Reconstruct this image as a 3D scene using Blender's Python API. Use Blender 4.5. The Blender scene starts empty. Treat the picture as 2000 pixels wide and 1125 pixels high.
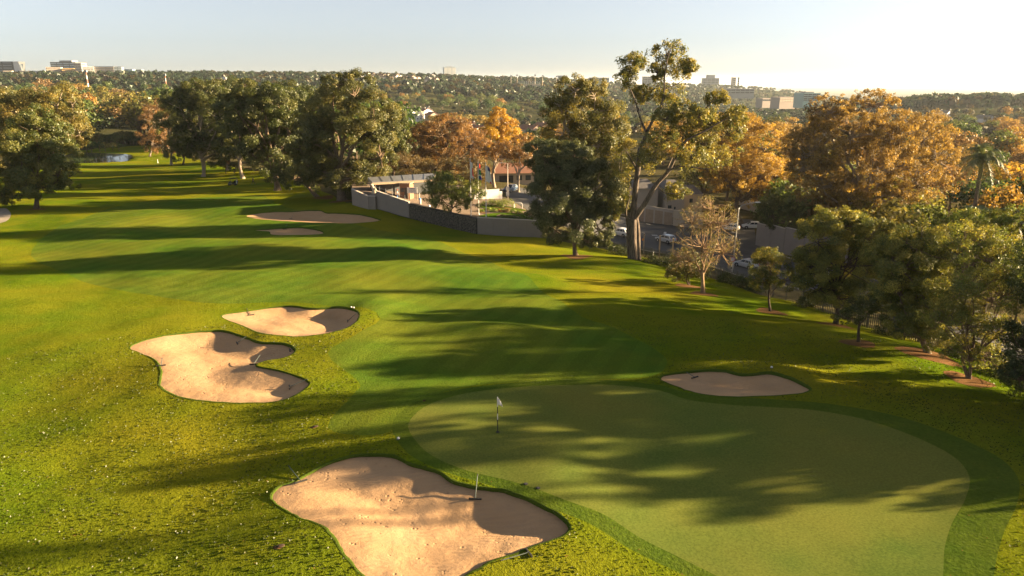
import bpy, math, random
import numpy as np
from mathutils import Vector, Matrix
from mathutils.bvhtree import BVHTree
from mathutils.geometry import delaunay_2d_cdt

R_ = math.radians
sc = bpy.context.scene
COL = sc.collection
rng = np.random.default_rng(7)
random.seed(7)

# ------------------------------------------------------------------ camera, sky, sun, exposure
FPX, CX, CY = 1400.0, 1000.0, 562.5
PITCH = R_(16.1)
CAMZ = 19.0
cam = bpy.data.cameras.new('camera')
cam.sensor_width = 36.0
cam.lens = 36.0 * FPX / 2000.0
cam.clip_start = 0.5
cam.clip_end = 120000.0
camo = bpy.data.objects.new('camera', cam)
COL.objects.link(camo)
camo.location = (0, 0, CAMZ)
camo.rotation_euler = (math.pi / 2 - PITCH, 0, 0)
sc.camera = camo

SUN_EL, SUN_AZ = R_(12.6), R_(8.0)          # azimuth measured from +x towards +y
SUN = Vector((math.cos(SUN_EL) * math.cos(SUN_AZ), math.cos(SUN_EL) * math.sin(SUN_AZ), math.sin(SUN_EL)))
world = bpy.data.worlds.new('World')
sc.world = world
world.use_nodes = True
wn = world.node_tree
sky = wn.nodes.new('ShaderNodeTexSky')
sky.sky_type = 'NISHITA'
sky.sun_disc = False
sky.sun_elevation = SUN_EL
sky.sun_rotation = math.pi / 2 - SUN_AZ      # clockwise from +y
sky.altitude = 0
sky.air_density = 0.72
sky.dust_density = 0.7
sky.ozone_density = 2.0
bg = next(n for n in wn.nodes if n.type == 'BACKGROUND')
bg.inputs['Strength'].default_value = 0.05
pale = wn.nodes.new('ShaderNodeHueSaturation')          # sky colour made paler and dimmer evenly
pale.inputs['Saturation'].default_value = 0.42
pale.inputs['Value'].default_value = 0.56
wn.links.new(sky.outputs[0], pale.inputs['Color'])
wn.links.new(pale.outputs[0], bg.inputs['Color'])
sun = bpy.data.lights.new('sun', 'SUN')
sun.energy = 5.0
sun.angle = R_(0.7)
sun.color = (1.0, 0.75, 0.44)
suno = bpy.data.objects.new('sun', sun)
COL.objects.link(suno)
suno.rotation_euler = SUN.to_track_quat('Z', 'Y').to_euler()
suno.location = (200, 40, 80)
sc.view_settings.view_transform = 'Standard'
sc.view_settings.look = 'None'
sc.view_settings.gamma = 1.0
sc.view_settings.exposure = 2.80
sc.view_settings.use_curve_mapping = False
sc.render.engine = 'CYCLES'
sc.cycles.max_bounces = 6
sc.cycles.diffuse_bounces = 2
sc.cycles.transmission_bounces = 3
sc.cycles.transparent_max_bounces = 6
sc.cycles.volume_bounces = 1
sc.cycles.use_denoising = True

# ------------------------------------------------------------------ pixel <-> world
cp, sp = math.cos(PITCH), math.sin(PITCH)
FWD = Vector((0, cp, -sp))
def ray(px, py):
    u, v = (px - CX) / FPX, (CY - py) / FPX
    return Vector((u, cp + v * sp, -sp + v * cp))
def at_h(px, py, h):
    d = ray(px, py); t = -h / d.z
    return Vector((0, 0, CAMZ)) + d * t
def at_y(px, py, y):
    d = ray(px, py)
    return Vector((0, 0, CAMZ)) + d * (y / d.y)
def z_at(px, py, x, y):            # height that projects at row py above ground point (x, y)
    v = (CY - py) / FPX
    return CAMZ + y * (-sp + v * cp) / (cp + v * sp)
def mpp(p):                        # metres per photo pixel at p
    return (p - Vector((0, 0, CAMZ))).dot(FWD) / FPX

# ------------------------------------------------------------------ smooth noise
_perm = np.random.default_rng(3).permutation(4096)
_gv = np.random.default_rng(4).uniform(-1, 1, 4096)
def vnoise(x, y):
    xi, yi = np.floor(x).astype(np.int64), np.floor(y).astype(np.int64)
    fx, fy = x - xi, y - yi
    fx = fx * fx * fx * (fx * (fx * 6 - 15) + 10); fy = fy * fy * fy * (fy * (fy * 6 - 15) + 10)
    def g(i, j): return _gv[_perm[(_perm[i & 4095] + j) & 4095]]
    return (g(xi, yi) * (1 - fx) + g(xi + 1, yi) * fx) * (1 - fy) + (g(xi, yi + 1) * (1 - fx) + g(xi + 1, yi + 1) * fx) * fy
def sstep(a, b, x):
    t = np.clip((x - a) / (b - a), 0, 1)
    return t * t * (3 - 2 * t)

# ------------------------------------------------------------------ terrain: control points
A = []
for px, py, h in [
    (-300,1125,19.9),(0,1125,19.6),(300,1125,19.4),(600,1125,19.1),(1000,1125,18.95),(1450,1125,18.95),(1850,1125,18.7),(2250,1125,18.3),
    (-200,900,20.2),(0,900,20.1),(250,930,19.9),(500,860,19.7),(600,1000,19.1),(720,880,19.2),(1000,950,18.95),(1400,950,19),(1800,950,18.95),(2050,900,18.7),
    (-200,740,20.4),(0,750,20.4),(250,700,20.1),(430,720,19.7),(600,740,19.5),(700,770,19.3),(870,830,19.0),(1100,800,19.0),(1290,770,19.0),(1435,745,18.9),(1600,760,18.9),(1800,800,18.8),
    (1200,690,19.8),(1000,640,20.4),(1600,700,20.0),(1750,720,19.9),(1893,740,20.0),(1815,690,21.0),(1677,668,21.0),(1632,632,22.0),(1505,608,22.3),(1373,572,22.9),
    (1440,650,20.6),(1250,600,21.6),(1237,505,24.6),(1125,498,24.2),(1050,464,24.2),(1980,770,20.2),(2150,800,20.5),
    (1930,722,22.0),(1840,684,22.6),(1700,642,23.2),(1545,592,24.3),(1340,527,26.2),(1250,503,26.4),(1180,488,26.3),
    (1990,690,24.0),(2100,700,24.5),(1760,580,27.0),(1580,548,28.0),(1455,525,28.8),(1300,475,28.0),(1215,458,27.6),(1290,437,28.3),(1480,476,29.2),(1620,521,28.7),(1760,540,28.7),(1900,580,28.2),
    (1110,435,25.5),(1130,410,25.0),(1040,395,23.2),(997,374,22.4),
    (0,560,21.4),(-250,560,21.4),(300,555,21.6),(570,620,20.2),(700,620,20.5),(600,500,22.0),(900,520,22.4),(1100,560,22.2),(750,480,22.5),
    (0,430,23.2),(-200,430,23),(71,408,23.4),(300,430,22.8),(480,430,22.6),(600,425,22.6),(740,425,22.6),(800,428,22.8),(932,457,23.9),(700,405,21.9),(660,392,23),
    (450,400,23.2),(300,385,24.2),(496,359,25.6),(420,340,27.5),(560,350,25.2),(308,319,32.8),(300,289,35.5),(190,308,34.4),(140,292,36),(200,340,29.5),(80,340,29),(-100,330,29),
]:
    p = at_h(px, py, h); A.append((p.x, p.y, p.z))
def far(px, D, z):
    th = math.atan((px - 1000) / 1400 * 1.02)
    A.append((D * math.tan(th), D, z))
for px, D, z in [
    (780,160,-3.2),(860,175,-4.5),(700,175,-4.5),(960,190,-5.0),(1060,190,-7.0),(860,260,-10),(1060,260,-12),(560,260,-10),(560,400,-16),(430,400,-17),(300,520,-16),(100,520,-15),(-200,500,-15),
    (1300,200,-10.5),(1500,200,-11),(1700,180,-11),(1900,150,-10),(2200,150,-10),(2600,120,-8),
    (1300,400,-14),(1600,400,-14),(2000,400,-14),(2600,400,-14),(1000,500,-20),(800,500,-22),
    (1300,700,-24),(1600,700,-24),(2000,700,-20),(2600,700,-20),(850,700,-24),(600,700,-18),(200,700,-10),(-300,700,-8),
    (1720,1050,-14),(2000,1050,-11),(2600,1050,-10),(1500,1050,-40),(1250,1000,-34),(1000,1000,-20),(800,1000,-12),(500,1000,-6),(200,1000,-1),(-300,1000,4),
    (1720,1700,-60),(2000,1700,-62),(2600,1700,-60),(1500,1900,-52),(1300,1900,-30),(1100,1800,0),(870,1800,22),(600,1800,28),(270,1800,29),(0,1800,27),(-400,1800,30),
    (1480,3000,-17),(1300,3000,0),(1600,3000,-52),(1750,3000,-90),(2000,3000,-100),(2600,3000,-100),(1100,2600,20),(870,2300,22),(600,2200,28),(270,2200,28),(0,2200,26),(-400,2200,26),
    (1300,5000,-80),(1000,5000,-60),(500,5000,-60),(-400,5000,-60),(2000,5000,-110),(2600,5000,-110),(1600,5000,-95),
    (-400,12000,-125),(500,12000,-125),(1300,12000,-125),(2000,12000,-125),(2600,12000,-125),
    (-400,42000,-150),(500,42000,-150),(1300,42000,-150),(2000,42000,-150),(2600,42000,-150),
]:
    far(px, D, z)
for x, y, z in [(-40,12,-.8),(0,10,0),(40,12,.6),(70,30,.6),(90,60,-4),(-60,30,-1.5),(-90,60,-2),(-140,120,-4),(160,120,-8)]:
    A.append((x, y, z))
A = np.array(A)
KT = 1.6
def _q(x, y):
    return np.stack([np.arctan2(x, y) * KT, 0.5 * np.log(x * x + y * y + 1.0)], -1)
_AQ = _q(A[:, 0], A[:, 1])
def _phi(r2):
    return 0.5 * r2 * np.log(r2 + 1e-12)
_n = len(A)
_K = _phi(((_AQ[:, None] - _AQ[None]) ** 2).sum(-1)) + np.eye(_n) * 4e-4
_P = np.concatenate([np.ones((_n, 1)), _AQ], 1)
_M = np.block([[_K, _P], [_P.T, np.zeros((3, 3))]])
_W = np.linalg.solve(_M, np.concatenate([A[:, 2], np.zeros(3)]))
def Zbase(x, y):
    x = np.asarray(x, float); y = np.asarray(y, float)
    sh = x.shape; x = x.ravel(); y = y.ravel(); out = np.empty(len(x))
    for i in range(0, len(x), 20000):
        q = _q(x[i:i + 20000], y[i:i + 20000])
        out[i:i + 20000] = _phi(((q[:, None] - _AQ[None]) ** 2).sum(-1)) @ _W[:_n] + _W[_n] + q @ _W[_n + 1:]
    return out.reshape(sh)
GREEN_C = (9.0, 34.0)
MOUNDS = []                       # (x, y, radius_x, radius_y, height)
def Z0(x, y):
    x = np.asarray(x, float); y = np.asarray(y, float)
    z = Zbase(x, y)
    r = np.hypot(x, y)
    course = sstep(230, 150, r)
    ge = np.hypot((x - GREEN_C[0]) / 19.0, (y - GREEN_C[1]) / 14.0)
    soft = 0.25 + 0.75 * sstep(0.85, 1.25, ge)
    z = z + course * soft * (0.34 * vnoise(x / 15.0 + 3.3, y / 11.0) + 0.14 * vnoise(x / 6.0, y / 5.0 + 9.1) * sstep(15, 60, r) + 0.035 * vnoise(x / 2.2, y / 2.2))
    z = z + sstep(90, 120, r) * sstep(420, 250, r) * 0.35 * vnoise(x / 22.0, y / 16.0)
    for mx, my, rx, ry, mh in MOUNDS:
        e = ((x - mx) / rx) ** 2 + ((y - my) / ry) ** 2
        z = z + mh * np.exp(-e)
    return z

def poly_sd(x, y, P):             # signed distance to a closed polygon (negative inside)
    P = np.asarray(P, float); Q = np.roll(P, -1, 0)
    best = np.full(x.shape, 1e18); ins = np.zeros(x.shape, bool)
    for (ax, ay), (bx, by) in zip(P, Q):
        ex, ey = bx - ax, by - ay
        t = np.clip(((x - ax) * ex + (y - ay) * ey) / (ex * ex + ey * ey + 1e-12), 0, 1)
        best = np.minimum(best, (x - ax - t * ex) ** 2 + (y - ay - t * ey) ** 2)
        c = ((ay > y) != (by > y))
        if ey != 0:
            ins ^= c & (x < (bx - ax) * (y - ay) / ey + ax)
    return np.where(ins, -1, 1) * np.sqrt(best)
def smooth_closed(P, n):          # Catmull-Rom through a closed ring
    P = np.asarray(P, float); N = len(P); out = []
    for i in range(N):
        p0, p1, p2, p3 = P[i - 1], P[i], P[(i + 1) % N], P[(i + 2) % N]
        for k in range(n):
            t = k / n
            out.append(0.5 * (2 * p1 + (p2 - p0) * t + (2 * p0 - 5 * p1 + 4 * p2 - p3) * t * t + (3 * p1 - p0 - 3 * p2 + p3) * t ** 3))
    return np.array(out)
def smooth_open(P, n):
    P = np.asarray(P, float); out = []
    for i in range(len(P) - 1):
        p0, p1, p2, p3 = P[max(i - 1, 0)], P[i], P[i + 1], P[min(i + 2, len(P) - 1)]
        for k in range(n):
            t = k / n
            out.append(0.5 * (2 * p1 + (p2 - p0) * t + (2 * p0 - 5 * p1 + 4 * p2 - p3) * t * t + (3 * p1 - p0 - 3 * p2 + p3) * t ** 3))
    out.append(P[-1])
    return np.array(out)

# grid used to shoot pixels at the turf
def make_bvh():
    r = np.exp(np.linspace(math.log(9), math.log(5000), 420)); t = np.linspace(-1.1, 1.1, 360)
    Rr, T = np.meshgrid(r, t, indexing='ij')
    X, Y = Rr * np.sin(T), Rr * np.cos(T)
    V = np.stack([X, Y, Z0(X, Y)], -1).reshape(-1, 3)
    n = len(t); i = np.arange((len(r) - 1) * (n - 1)); i = (i // (n - 1)) * n + i % (n - 1)
    F = np.stack([i, i + 1, i + n + 1, i + n], -1)
    return BVHTree.FromPolygons(V.tolist(), F.tolist())
bvh = make_bvh()
def G(px, py):
    d = ray(px, py).normalized()
    h = bvh.ray_cast(Vector((0, 0, CAMZ)), d)[0]
    if h is None: raise ValueError(('no ground', px, py))
    h.z = float(Z0(h.x, h.y))
    return h

BUNKERS = {
 'big': [(530,974),(545,952),(580,938),(625,912),(668,895),(712,888),(765,889),(800,905),(850,918),(888,940),(925,950),(985,956),(1030,972),(1070,992),(1100,1010),(1111,1028),(1098,1045),(1060,1060),(1010,1078),(960,1095),(920,1115),(870,1142),(790,1150),(735,1140),(705,1118),(680,1090),(660,1060),(638,1032),(610,1018),(570,1002)],
 'left': [(254,677),(300,660),(360,650),(430,645),(470,655),(510,668),(555,670),(575,683),(560,697),(520,704),(500,713),(540,722),(585,735),(602,745),(596,758),(570,775),(530,785),(450,786),(380,780),(335,768),(314,752),(315,720),(300,700),(275,690)],
 'upper': [(432,617),(480,608),(530,600),(570,597),(610,602),(660,598),(690,604),(701,616),(690,632),(660,646),(610,655),(550,655),(510,650),(475,636)],
 'right': [(1291,740),(1310,730),(1360,724),(1410,722),(1450,731),(1500,726),(1540,735),(1575,752),(1581,762),(1560,768),(1500,773),(1430,774),(1370,769),(1320,754)],
 'long': [(482,421),(520,415),(560,413),(620,410),(640,415),(690,417),(735,426),(743,430),(720,434),(660,436),(600,434),(540,431),(500,427)],
 'small': [(495,449),(540,446),(590,444),(620,448),(632,455),(615,458),(560,459),(530,458),(525,452)],
}
LABELS_B = {
 'big': 'large tan sand bunker with rake marks in front of the putting green',
 'left': 'sunlit sand bunker with a deep notch left of the fairway',
 'upper': 'sand bunker half in shade just behind the sunlit notched bunker',
 'right': 'small sand bunker on the far right side of the putting green',
 'long': 'long narrow sand bunker below the grey retaining wall',
 'small': 'short sand bunker just in front of the long narrow one',
}
# turf raised round the sunward and far lips (two passes so that outlines stay where the photo has them)
first = {k: np.array([G(a, b).xy for a, b in P]) for k, P in BUNKERS.items()}
LIPH = {'big': .34, 'left': .50, 'upper': .55, 'right': .40, 'long': .5, 'small': .35}
def lipmounds(k, P):
    c = P.mean(0); ext = np.ptp(P, 0)
    hh = LIPH[k]
    MOUNDS.append((c[0] + ext[0] * .48, c[1] + ext[1] * .30, max(2.2, ext[0] * .22), max(2.0, ext[1] * .45), hh))
    MOUNDS.append((c[0] + ext[0] * .10, c[1] + ext[1] * .60, max(2.5, ext[0] * .32), max(1.8, ext[1] * .25), hh * .8))
for k, P in first.items(): lipmounds(k, P)
MOUNDS += [(-1.5, 57, 5, 2.5, .45), (6, 66, 8, 3, .5), (14, 72, 7, 3, .6), (2, 80, 9, 4, .6), (-14, 84, 8, 3.5, .5), (22, 62, 7, 3, .5), (10, 95, 8, 4, .6)]
bvh = make_bvh()
bpoly = {}
for k, P in BUNKERS.items():
    W2 = np.array([G(a, b).xy for a, b in P])
    S = smooth_closed(W2, 5)
    # slight raggedness of the cut turf edge
    S = S + 0.05 * np.stack([vnoise(S[:, 0] * 2.1, S[:, 1] * 2.1 + 5), vnoise(S[:, 0] * 2.1 + 9, S[:, 1] * 2.1)], -1)
    bpoly[k] = S
def region(P, n=4): return smooth_closed(np.array([G(a, b).xy for a, b in P]), n)
GREENP = region([(797,835),(815,805),(850,785),(910,768),(1000,757),(1100,752),(1200,752),(1290,763),(1340,780),(1420,790),(1500,795),(1580,800),(1680,817),(1780,850),(1860,890),(1893,930),(1885,975),(1860,1020),(1845,1070),(1842,1125),(1835,1200),(1600,1230),(1450,1150),(1330,1090),(1250,1050),(1180,1005),(1100,975),(1000,940),(900,915),(830,880)])
gc = GREENP.mean(0)
FRINGEP = np.array([p + (p - gc) / np.linalg.norm(p - gc) * (1.0 + 1.2 * max(0, (p[0] - gc[0]) / 14)) for p in GREENP])
FAIRWAYP = region([(640,835),(690,770),(700,745),(640,690),(700,650),(735,610),(560,590),(380,590),(200,560),(60,500),(120,440),(250,395),(330,350),(300,325),(210,322),(330,321),(420,345),(520,385),(560,405),(700,440),(850,470),(1000,530),(1110,600),(1200,640),(1290,690),(1300,715),(1270,735),(1150,742),(1000,747),(900,757),(820,785),(780,830),(730,850)], 4)
PATHP = region([(-60,402),(0,404),(18,412),(20,424),(0,436),(-60,445)], 3)
ROADP = np.array([G(a, b).xy for a, b in [(2160,770),(1990,702),(1900,662),(1790,625),(1680,595),(1560,566),(1455,542),(1380,518),(1300,496),(1200,474),(1120,448),(1062,428),(1030,410),(1000,392),(975,370),
    (1010,352),(1045,375),(1075,385),(1120,398),(1190,420),(1250,431),(1330,441),(1405,449),(1412,428),(1470,424),(1478,470),(1500,488),(1620,527),(1760,556),(1900,600),(2000,630),(2200,690)]])
PONDP = region([(120,306),(150,301),(200,301),(245,302),(258,306),(240,313),(190,316),(140,317),(118,313)], 3)
POND_Z = float(np.mean([Z0(p[0], p[1]) for p in PONDP])) - 0.35
COURSEP = np.array([G(a, b).xy for a, b in [(2160,800),(1940,722),(1840,681),(1700,640),(1545,588),(1440,560),(1340,525),(1250,501),(1180,486),(1090,470),(1052,463),(932,457),(800,427),(736,409),(690,401),(655,385),(560,346),(430,322),(345,300),(315,292),(300,284),(250,284),(200,287),(125,300),(110,316),(60,330),(-120,345),(-700,400)]] + [Vector((-120, 8)), Vector((70, 6))])

def Zt(x, y):                     # turf height incl. pond basin
    z = Z0(x, y)
    m = (np.abs(np.asarray(y) - PONDP[:, 1].mean()) < 60)
    if np.any(m):
        d = poly_sd(np.asarray(x, float), np.asarray(y, float), PONDP)
        z = np.where(d < 6, np.minimum(z, np.where(d < 0, POND_Z - 0.8, POND_Z + 0.1 + (z - POND_Z) * sstep(0, 6, d))), z)
    return z

DEPTH = {'big': (.55, 2.6), 'left': (.62, 2.2), 'upper': (.6, 1.8), 'right': (.45, 1.8), 'long': (.6, 2.2), 'small': (.4, 1.2)}
def lip(k, x, y):                 # height of the cut turf face: tall on the far and sunward sides
    P = bpoly[k]; c = P.mean(0); e = np.ptp(P, 0) / 2
    dx, dy = (x - c[0]) / e[0], (y - c[1]) / e[1]
    return 0.05 + 0.17 * sstep(-0.5, 0.9, dx * .75 + dy * .65)
def sandz(k, x, y, d):            # d = distance inside the edge
    dep, w = DEPTH[k]
    P = bpoly[k]; c = P.mean(0); e = np.ptp(P, 0) / 2
    s = sstep(-0.6, 0.9, (x - c[0]) / e[0] * .8 + (y - c[1]) / e[1] * .5)
    wl = w * (1.7 - 1.0 * s)
    z = Z0(x, y) - lip(k, x, y) - dep * (0.55 + .45 * s) * sstep(0, 1, d / wl)
    return z + 0.02 * vnoise(x * 1.3, y * 1.3)

# ------------------------------------------------------------------ helpers for objects
def link(o, parent=None):
    COL.objects.link(o)
    if parent is not None: o.parent = parent
    return o
def tag(o, label=None, cat=None, group=None, kind=None):
    if label: o['label'] = label
    if cat: o['category'] = cat
    if group: o['group'] = group
    if kind: o['kind'] = kind
    return o
def empty(name, loc, rz=0.0, label=None, cat=None, group=None):
    o = bpy.data.objects.new(name, None)
    o.empty_display_size = 0.3
    o.location = loc; o.rotation_euler = (0, 0, rz)
    link(o)
    return tag(o, label, cat, group)
def np_mesh(name, V, faces, mats, smooth=False, mi=None, col=None, normals=None):
    """faces: (n,3) or (n,4) array, or list of such arrays"""
    if not isinstance(faces, list): faces = [faces]
    faces = [f for f in faces if len(f)]
    V = np.asarray(V, np.float32)
    me = bpy.data.meshes.new(name)
    nl = sum(f.size for f in faces); nf = sum(len(f) for f in faces)
    me.vertices.add(len(V)); me.loops.add(nl); me.polygons.add(nf)
    me.vertices.foreach_set('co', V.ravel())
    me.loops.foreach_set('vertex_index', np.concatenate([f.ravel() for f in faces]).astype(np.int32))
    tot = np.concatenate([np.full(len(f), f.shape[1]) for f in faces])
    me.polygons.foreach_set('loop_start', np.concatenate([[0], np.cumsum(tot)[:-1]]).astype(np.int32))
    if mi is not None: me.polygons.foreach_set('material_index', np.asarray(mi, np.int32))
    me.polygons.foreach_set('use_smooth', np.full(nf, smooth))
    for m in (mats if isinstance(mats, (list, tuple)) else [mats]): me.materials.append(m)
    if col is not None:
        a = me.attributes.new('Col', 'FLOAT_COLOR', 'POINT')
        c = np.ones((len(V), 4), np.float32); c[:, :3] = col
        a.data.foreach_set('color', c.ravel())
    me.update(); me.validate()
    if normals is not None: me.normals_split_custom_set_from_vertices(np.asarray(normals).tolist())
    return me
def mesh_obj(name, me, parent=None, **k):
    o = bpy.data.objects.new(name, me)
    link(o, parent)
    return tag(o, **k)

class MB:
    """collects shapes for ONE mesh object"""
    def __init__(s): s.V = []; s.F = []; s.M = []; s.mi = 0
    def add(s, V, F):
        b = len(s.V); s.V += [tuple(v) for v in V]
        s.F += [tuple(i + b for i in f) for f in F]; s.M += [s.mi] * len(F)
        return s
    def box(s, c, d, rz=0.0, taper=1.0):
        cx, cy, cz = c; x, y, z = d[0] / 2, d[1] / 2, d[2] / 2
        co, si = math.cos(rz), math.sin(rz); V = []
        for k in (-1, 1):
            t = taper if k > 0 else 1
            for a, b in ((-1, -1), (1, -1), (1, 1), (-1, 1)):
                X, Y = a * x * t, b * y * t
                V.append((cx + X * co - Y * si, cy + X * si + Y * co, cz + k * z))
        return s.add(V, [(3, 2, 1, 0), (4, 5, 6, 7), (0, 1, 5, 4), (1, 2, 6, 5), (2, 3, 7, 6), (3, 0, 4, 7)])
    def prism(s, P, z0, z1):
        n = len(P)
        V = [(p[0], p[1], z0 if np.isscalar(z0) else z0[i]) for i, p in enumerate(P)] + [(p[0], p[1], z1 if np.isscalar(z1) else z1[i]) for i, p in enumerate(P)]
        return s.add(V, [tuple(range(n))[::-1], tuple(range(n, 2 * n))] + [(i, (i + 1) % n, n + (i + 1) % n, n + i) for i in range(n)])
    def tube(s, P, r, n=6, cap=True):
        P = [Vector(p) for p in P]; r = [r] * len(P) if np.isscalar(r) else r
        V = []; F = []
        for i, p in enumerate(P):
            t = (P[min(i + 1, len(P) - 1)] - P[max(i - 1, 0)]).normalized()
            a = t.cross(Vector((0.3, 0.9, 0.2)) if abs(t.z) > .8 else Vector((0, 0, 1))).normalized(); b = t.cross(a)
            for k in range(n):
                w = 2 * math.pi * k / n
                V.append(p + (a * math.cos(w) + b * math.sin(w)) * r[i])
        for i in range(len(P) - 1):
            for k in range(n):
                F.append((i * n + k, i * n + (k + 1) % n, (i + 1) * n + (k + 1) % n, (i + 1) * n + k))
        if cap: F += [tuple(range(n)), tuple(range((len(P) - 1) * n, len(P) * n))[::-1]]
        return s.add(V, F)
    def lathe(s, prof, c=(0, 0, 0), n=12):
        V = []; F = []
        for r, z in prof:
            for k in range(n):
                w = 2 * math.pi * k / n; V.append((c[0] + r * math.cos(w), c[1] + r * math.sin(w), c[2] + z))
        for i in range(len(prof) - 1):
            for k in range(n): F.append((i * n + k, i * n + (k + 1) % n, (i + 1) * n + (k + 1) % n, (i + 1) * n + k))
        F += [tuple(range(n))[::-1], tuple(range((len(prof) - 1) * n, len(prof) * n))]
        return s.add(V, F)
    def blob(s, c, r, n=8, m=6, jit=0.12, seed=0):
        q = np.random.default_rng(seed); V = []; F = []
        for i in range(m + 1):
            a = math.pi * i / m
            for k in range(n):
                w = 2 * math.pi * k / n; j = 1 + q.uniform(-jit, jit)
                V.append((c[0] + r[0] * math.sin(a) * math.cos(w) * j, c[1] + r[1] * math.sin(a) * math.sin(w) * j, c[2] + r[2] * math.cos(a) * j))
        for i in range(m):
            for k in range(n): F.append((i * n + k, (i + 1) * n + k, (i + 1) * n + (k + 1) % n, i * n + (k + 1) % n))
        return s.add(V, F)
    def mesh(s, name, mats, smooth=False):
        me = bpy.data.meshes.new(name)
        me.from_pydata(s.V, [], s.F)
        for m in (mats if isinstance(mats, (list, tuple)) else [mats]): me.materials.append(m)
        me.polygons.foreach_set('material_index', s.M)
        me.polygons.foreach_set('use_smooth', [smooth] * len(s.F))
        me.update()
        return me
    def obj(s, name, mats, parent=None, smooth=False, **k):
        return mesh_obj(name, s.mesh(name, mats, smooth), parent, **k)
def copy_tree(o, parent=None):
    c = o.copy(); COL.objects.link(c)
    if parent is not None: c.parent = parent
    for ch in o.children: copy_tree(ch, c)
    return c

# ------------------------------------------------------------------ materials
def new_mat(name):
    m = bpy.data.materials.new(name); m.use_nodes = True
    nt = m.node_tree
    for n in list(nt.nodes): nt.nodes.remove(n)
    out = nt.nodes.new('ShaderNodeOutputMaterial')
    return m, nt, out
def N(nt, t, **k):
    n = nt.nodes.new(t)
    for a, b in k.items():
        if hasattr(n, a): setattr(n, a, b)
    return n
def noise(nt, scale, vec, detail=3.0, rough=0.55):
    n = N(nt, 'ShaderNodeTexNoise'); n.inputs['Scale'].default_value = scale
    n.inputs['Detail'].default_value = detail; n.inputs['Roughness'].default_value = rough
    nt.links.new(vec, n.inputs['Vector'])
    return n.outputs['Fac']
def mix(nt, f, a, b, blend='MIX'):
    n = N(nt, 'ShaderNodeMix'); n.data_type = 'RGBA'; n.blend_type = blend
    def put(i, v):
        if isinstance(v, (tuple, list)): n.inputs[i].default_value = (*v, 1) if len(v) == 3 else v
        elif isinstance(v, (int, float)): n.inputs[i].default_value = v
        else: nt.links.new(v, n.inputs[i])
    put(0, f); put(6, a); put(7, b)
    return n.outputs[2]
def ramp(nt, f, a, b):
    n = N(nt, 'ShaderNodeMapRange'); n.inputs[1].default_value = a; n.inputs[2].default_value = b
    nt.links.new(f, n.inputs[0]); return n.outputs[0]
def math_(nt, op, a, b):
    n = N(nt, 'ShaderNodeMath'); n.operation = op
    for i, v in enumerate((a, b)):
        if isinstance(v, (int, float)): n.inputs[i].default_value = v
        else: nt.links.new(v, n.inputs[i])
    return n.outputs[0]
def pos(nt): return N(nt, 'ShaderNodeNewGeometry').outputs['Position']
def bump(nt, h, dist, strength=1.0, nrm=None):
    b = N(nt, 'ShaderNodeBump'); b.inputs['Distance'].default_value = dist; b.inputs['Strength'].default_value = strength
    nt.links.new(h, b.inputs['Height'])
    if nrm is not None: nt.links.new(nrm, b.inputs['Normal'])
    return b.outputs[0]
def princ(nt, out, col, rough=.8, nrm=None, metal=0.0, spec=.3):
    b = N(nt, 'ShaderNodeBsdfPrincipled')
    if isinstance(col, (tuple, list)): b.inputs['Base Color'].default_value = (*col, 1)
    else: nt.links.new(col, b.inputs['Base Color'])
    b.inputs['Roughness'].default_value = rough; b.inputs['Metallic'].default_value = metal
    b.inputs['Specular IOR Level'].default_value = spec
    if nrm is not None: nt.links.new(nrm, b.inputs['Normal'])
    nt.links.new(b.outputs[0], out.inputs['Surface'])
    return b
_plain = {}
def plain(name, col, rough=.7, metal=0.0, var=.18, scale=3.0, spec=.3):
    if name in _plain: return _plain[name]
    m, nt, out = new_mat(name)
    tc = N(nt, 'ShaderNodeTexCoord')
    f = noise(nt, scale, tc.outputs['Object'], 4)
    c = mix(nt, f, tuple(x * (1 - var) for x in col), tuple(min(1, x * (1 + var)) for x in col))
    princ(nt, out, c, rough, bump(nt, f, .004, .3), metal, spec)
    _plain[name] = m
    return m
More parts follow.
